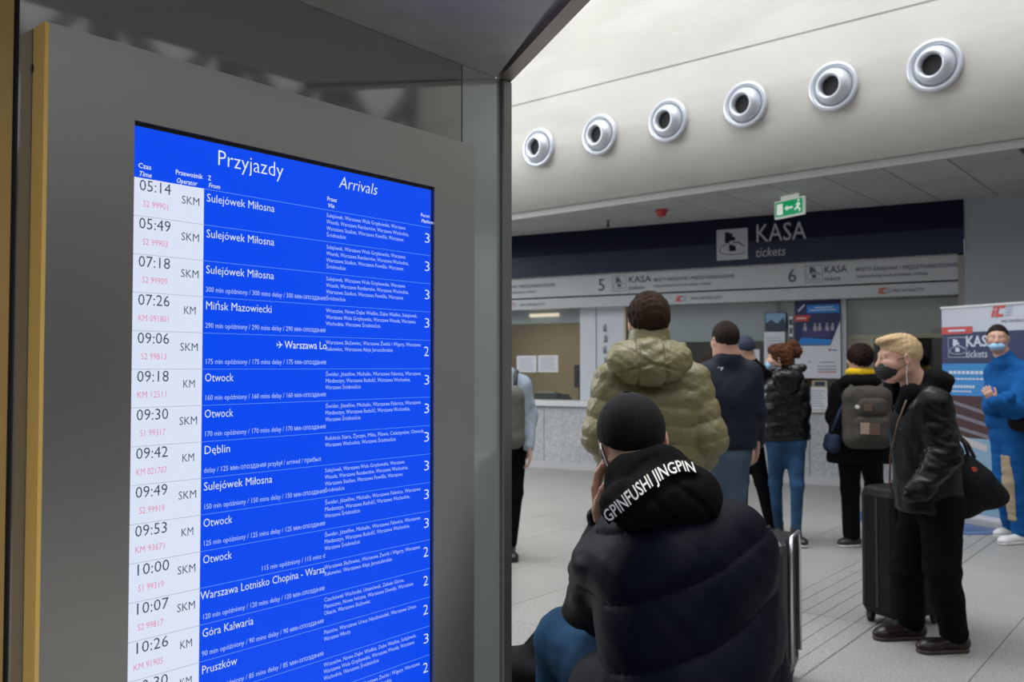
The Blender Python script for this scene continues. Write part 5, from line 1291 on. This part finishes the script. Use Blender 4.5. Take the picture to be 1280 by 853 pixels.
deco = [(navy_p, [(0, .40), (.78, .40), (1, .70), (1, .97), (0, .97)]), (red_p, R4(0, .955, .32, .985)), (blue_p, R4(.28, .80, .98, .90)), (red_p, [(0, .70), (.30, .70), (.36, .775), (0, .775)]), (blue_p, [(.06, .41), (.77, .41), (.82, .47), (.14, .50)]),
        (pv, R4(.16, .50, .80, .62)), (paper, [(.07, .83), (.10, .82), (.24, .90), (.21, .91)]), (paper, R4(.35, .83, .9, .84)), (paper, R4(.45, .86, .85, .872)), (paper, R4(.05, .73, .26, .745)),
        (red_p, R4(.74, .335, .80, .355)), (blue_p, R4(.82, .335, .92, .350)), (inkp, R4(.5, .10, .9, .115)), (inkp, R4(.5, .14, .9, .15)), (red_p, R4(.5, .07, .9, .08)), (inkp, R4(.3, .19, .34, .21)), (inkp, R4(.55, .19, .85, .20))]
for u in (.20, .42, .52, .68, .80): deco += [(pw_, R4(u, .58, u + .07, .64)), (pw_, R4(u + .015, .645, u + .055, .675))]
sheet('poster', 'large navy and white poster with blue and red tags right of the curly bun', 'poster', 993, 1050, 372, 473, -.22, deco)
sheet('label_strip', 'narrow column of dark lettering beside the large poster', 'label', 986, 991, 396, 432, -.25, [(dk, R4(.1, .1, .9, .3)), (dk, R4(.2, .4, .8, .62)), (dk, R4(.1, .7, .9, .9))])
sheet('price_sheet', 'white sheet leaning on the counter right of the black shiny jacket', 'notice', 1006, 1034, 484, 512, .065, lines(7, .1, .9, .1, .9))
sheet('card_slot', 'beige framed slot under the large poster', 'slot', 1015, 1034, 476, 484, -.23, [(dk, R4(.15, .15, .85, .85))], base=beige)
F = Field(); a_ = s_of(1042, -.1); F.ell(fw(a_, -.15, 1.10), [.24, .12, .11]); F.ell(fw(a_ - .1, -.15, 1.06), [.22, .10, .07], None, .05); F.disp(wrinkles(99, .015, 22))
tag(solid('handbag', F, .014, mat('handbag_black', (.012, .012, .012), .5)), 'black handbag lying on the counter beside the leaning white sheet', 'bag')
# office things in the left window
def oth(name, label, cat, s, n, z, parts):
    t = thing(name, label, cat, fw(s, n, z))
    for nm, lo, hi, mt in parts: w = MB(); w.box(lo, hi, (fw(s, n, z), SF, NF, UZ), ch=.004); build(nm, w, mt, t)
s1_ = s_of(683, -.34)
oth('document_tray', 'dark tray with green papers behind the left ticket window', 'tray', s1_, -.36, 1.0, [('tray', (-.20, -.10, 0), (.20, .05, .10), mat('tray_dark', (.03, .04, .03), .6)), ('papers', (-.15, -.05, .10), (.15, .05, .12), mat('paper_green', (.30, .36, .30), .6))])
oth('cash_terminal', 'small black terminal behind the left ticket window', 'terminal', s_of(706, -.34), -.36, 1.0, [('base', (-.08, -.05, 0), (.08, .05, .04), case_d), ('keypad', (-.05, -.03, .04), (.06, .04, .09), case_d)])
oth('desk_monitor', 'dark monitor edge inside the left office', 'monitor', s_of(722, -.6), -.75, .98, [('stand', (-.03, -.05, 0), (.03, .05, .2), case_d), ('screen', (-.12, -.03, .2), (.05, .02, .55), case_d)])
# ---- roll-up banner
A0 = atpx(1178, 8.6, 0); B0 = atpx(1280, 7.86, 0); bv = B0 - A0; bv /= np.linalg.norm(bv); bnn = np.cross(bv, UZ); bnn = -bnn if bnn @ Fh > 0 else bnn; BW = .92; BH = 2.075
ban = thing('rollup_banner', 'tall roll-up banner with KASA tickets on navy behind the man in the blue tracksuit', 'banner', A0 + bv * BW / 2)
BF = (A0, bv, bnn, UZ)
w = MB(); w.box((0, -.006, .06), (BW, 0, BH), BF); build('sheet', w, mat('banner_white', (.50, .52, .60), .5), ban)
w = MB(); w.box((-.01, -.09, 0), (BW + .01, .07, .06), BF, ch=.008); build('base', w, mat('banner_alu', (.4, .4, .4), .4, .7), ban)
w = MB(); w.box((-.01, -.015, BH), (BW + .01, .008, BH + .02), BF); build('top_rail', w, MATS['banner_alu'], ban)
w = MB(); w.tube([A0 + bv * BW / 2 - bnn * .03 + UZ * .05, A0 + bv * BW / 2 - bnn * .03 + UZ * BH], .008, 6); build('pole', w, MATS['banner_alu'], ban)
def bq(u, v, o=.002): return A0 + bv * u * BW + bnn * o + UZ * v
def bz(py): return CAMZ + (459 - py) * 8.6 / FPX
zz = [bz(y) for y in (416.5, 455, 494, 545, 600)]
def brect(mt, u0, u1, z0, z1, name='print', o=.002): w = MB(); w.poly([bq(u0, z0, o), bq(u1, z0, o), bq(u1, z1, o), bq(u0, z1, o)]); return build(name, w, mt, ban)
navy_b = mat('banner_navy', (.012, .020, .085), .45); lb = mat('banner_blue', (.018, .20, .50), .45)
brect(navy_b, 0, 1, zz[1], zz[0], 'navy_field'); brect(lb, 0, 1, zz[2], zz[1], 'blue_field'); brect(mat('banner_photo', (.045, .012, .015), .5), 0, 1, zz[3], zz[2], 'photo_field'); brect(mat('banner_low', (.20, .33, .45), .5), 0, 1, .1, zz[3], 'lower_field')
brect(red_p, 0, .36, zz[0] - .015, zz[0] + .055, 'red_tag', .004)
w = MB()
for k in range(3): w.poly([bq(0, zz[2] - .05 - .12 * k, .004), bq(1, zz[3] + .10 - .10 * k, .004), bq(1, zz[3] + .14 - .10 * k, .004), bq(0, zz[2] - .02 - .12 * k, .004)])
build('photo_lines', w, mat('banner_greyline', (.16, .15, .18), .5), ban)['kind'] = 'stuff'
w = MB(); w.poly([bq(.1, .78, .004), bq(.5, .70, .004), bq(.5, .76, .004), bq(.2, .84, .004)]); w.poly([bq(.15, .5, .004), bq(.6, .42, .004), bq(.6, .5, .004), bq(.3, .6, .004)]); build('photo_shapes', w, mat('banner_pale', (.45, .42, .42), .5), ban)['kind'] = 'stuff'
w = MB(); put_text(w, 'KASA', bq(.28, zz[1] + .165, .004), bv, UZ, .145, width=.33 * BW, bold=.02); put_text(w, 'tickets', bq(.28, zz[1] + .06, .004), bv, UZ, .10, width=.24 * BW)
for k, (z_, l_, th_) in enumerate(((zz[1] - .10, .45, .030), (zz[1] - .155, .40, .016), (zz[1] - .235, .30, .026), (zz[1] - .275, .26, .014))):
    for i in range(9): u = .08 + l_ * i / 9; w.poly([bq(u, z_, .004), bq(u + l_ / 9 * .78, z_, .004), bq(u + l_ / 9 * .78, z_ + th_, .004), bq(u, z_ + th_, .004)])
w.poly([bq(.08, zz[0] + .008, .006), bq(.28, zz[0] + .008, .006), bq(.28, zz[0] + .028, .006), bq(.08, zz[0] + .028, .006)])
build('lettering', w, mat('banner_text', (.55, .60, .70), .5), ban)['kind'] = 'stuff'
_O, _S, _N = O_F, SF, NF
O_F, SF, NF = A0, bv, bnn; pictogram(.07, zz[1] + .06, .20, .006, ban, None, MATS['banner_text'], True)
w = MB(); ic_logo(w, .52, zz[0] + .13, .105, .004); build('logo', w, [red_p, blue_ink], ban)
w = MB(); put_text(w, 'PKP INTERCITY', fw(.62, .004, zz[0] + .075), SF, UZ, .035, width=.27, shear=.2); build('logo_lettering', w, ink, ban)
O_F, SF, NF = _O, _S, _N
# ---- blue floor decal
w = MB(); c_ = atpx(1165, 8.5, .0); w.lathe([(.0, .0050), (.715, .0050), (.722, .0042), (.722, .0005)], c_, UZ, 48)
tag(build('floor_sticker', w, mat('sticker_blue', (.03, .075, .20), .45)), 'round dark blue sticker on the grey floor behind the blond man', 'sticker')
w = MB(); w.lathe([(.60, .0054), (.66, .0054), (.66, .0050)], c_, UZ, 48); o = build('ring_print', w, mat('sticker_ring', (.10, .16, .30), .5), bpy.data.objects['floor_sticker'])
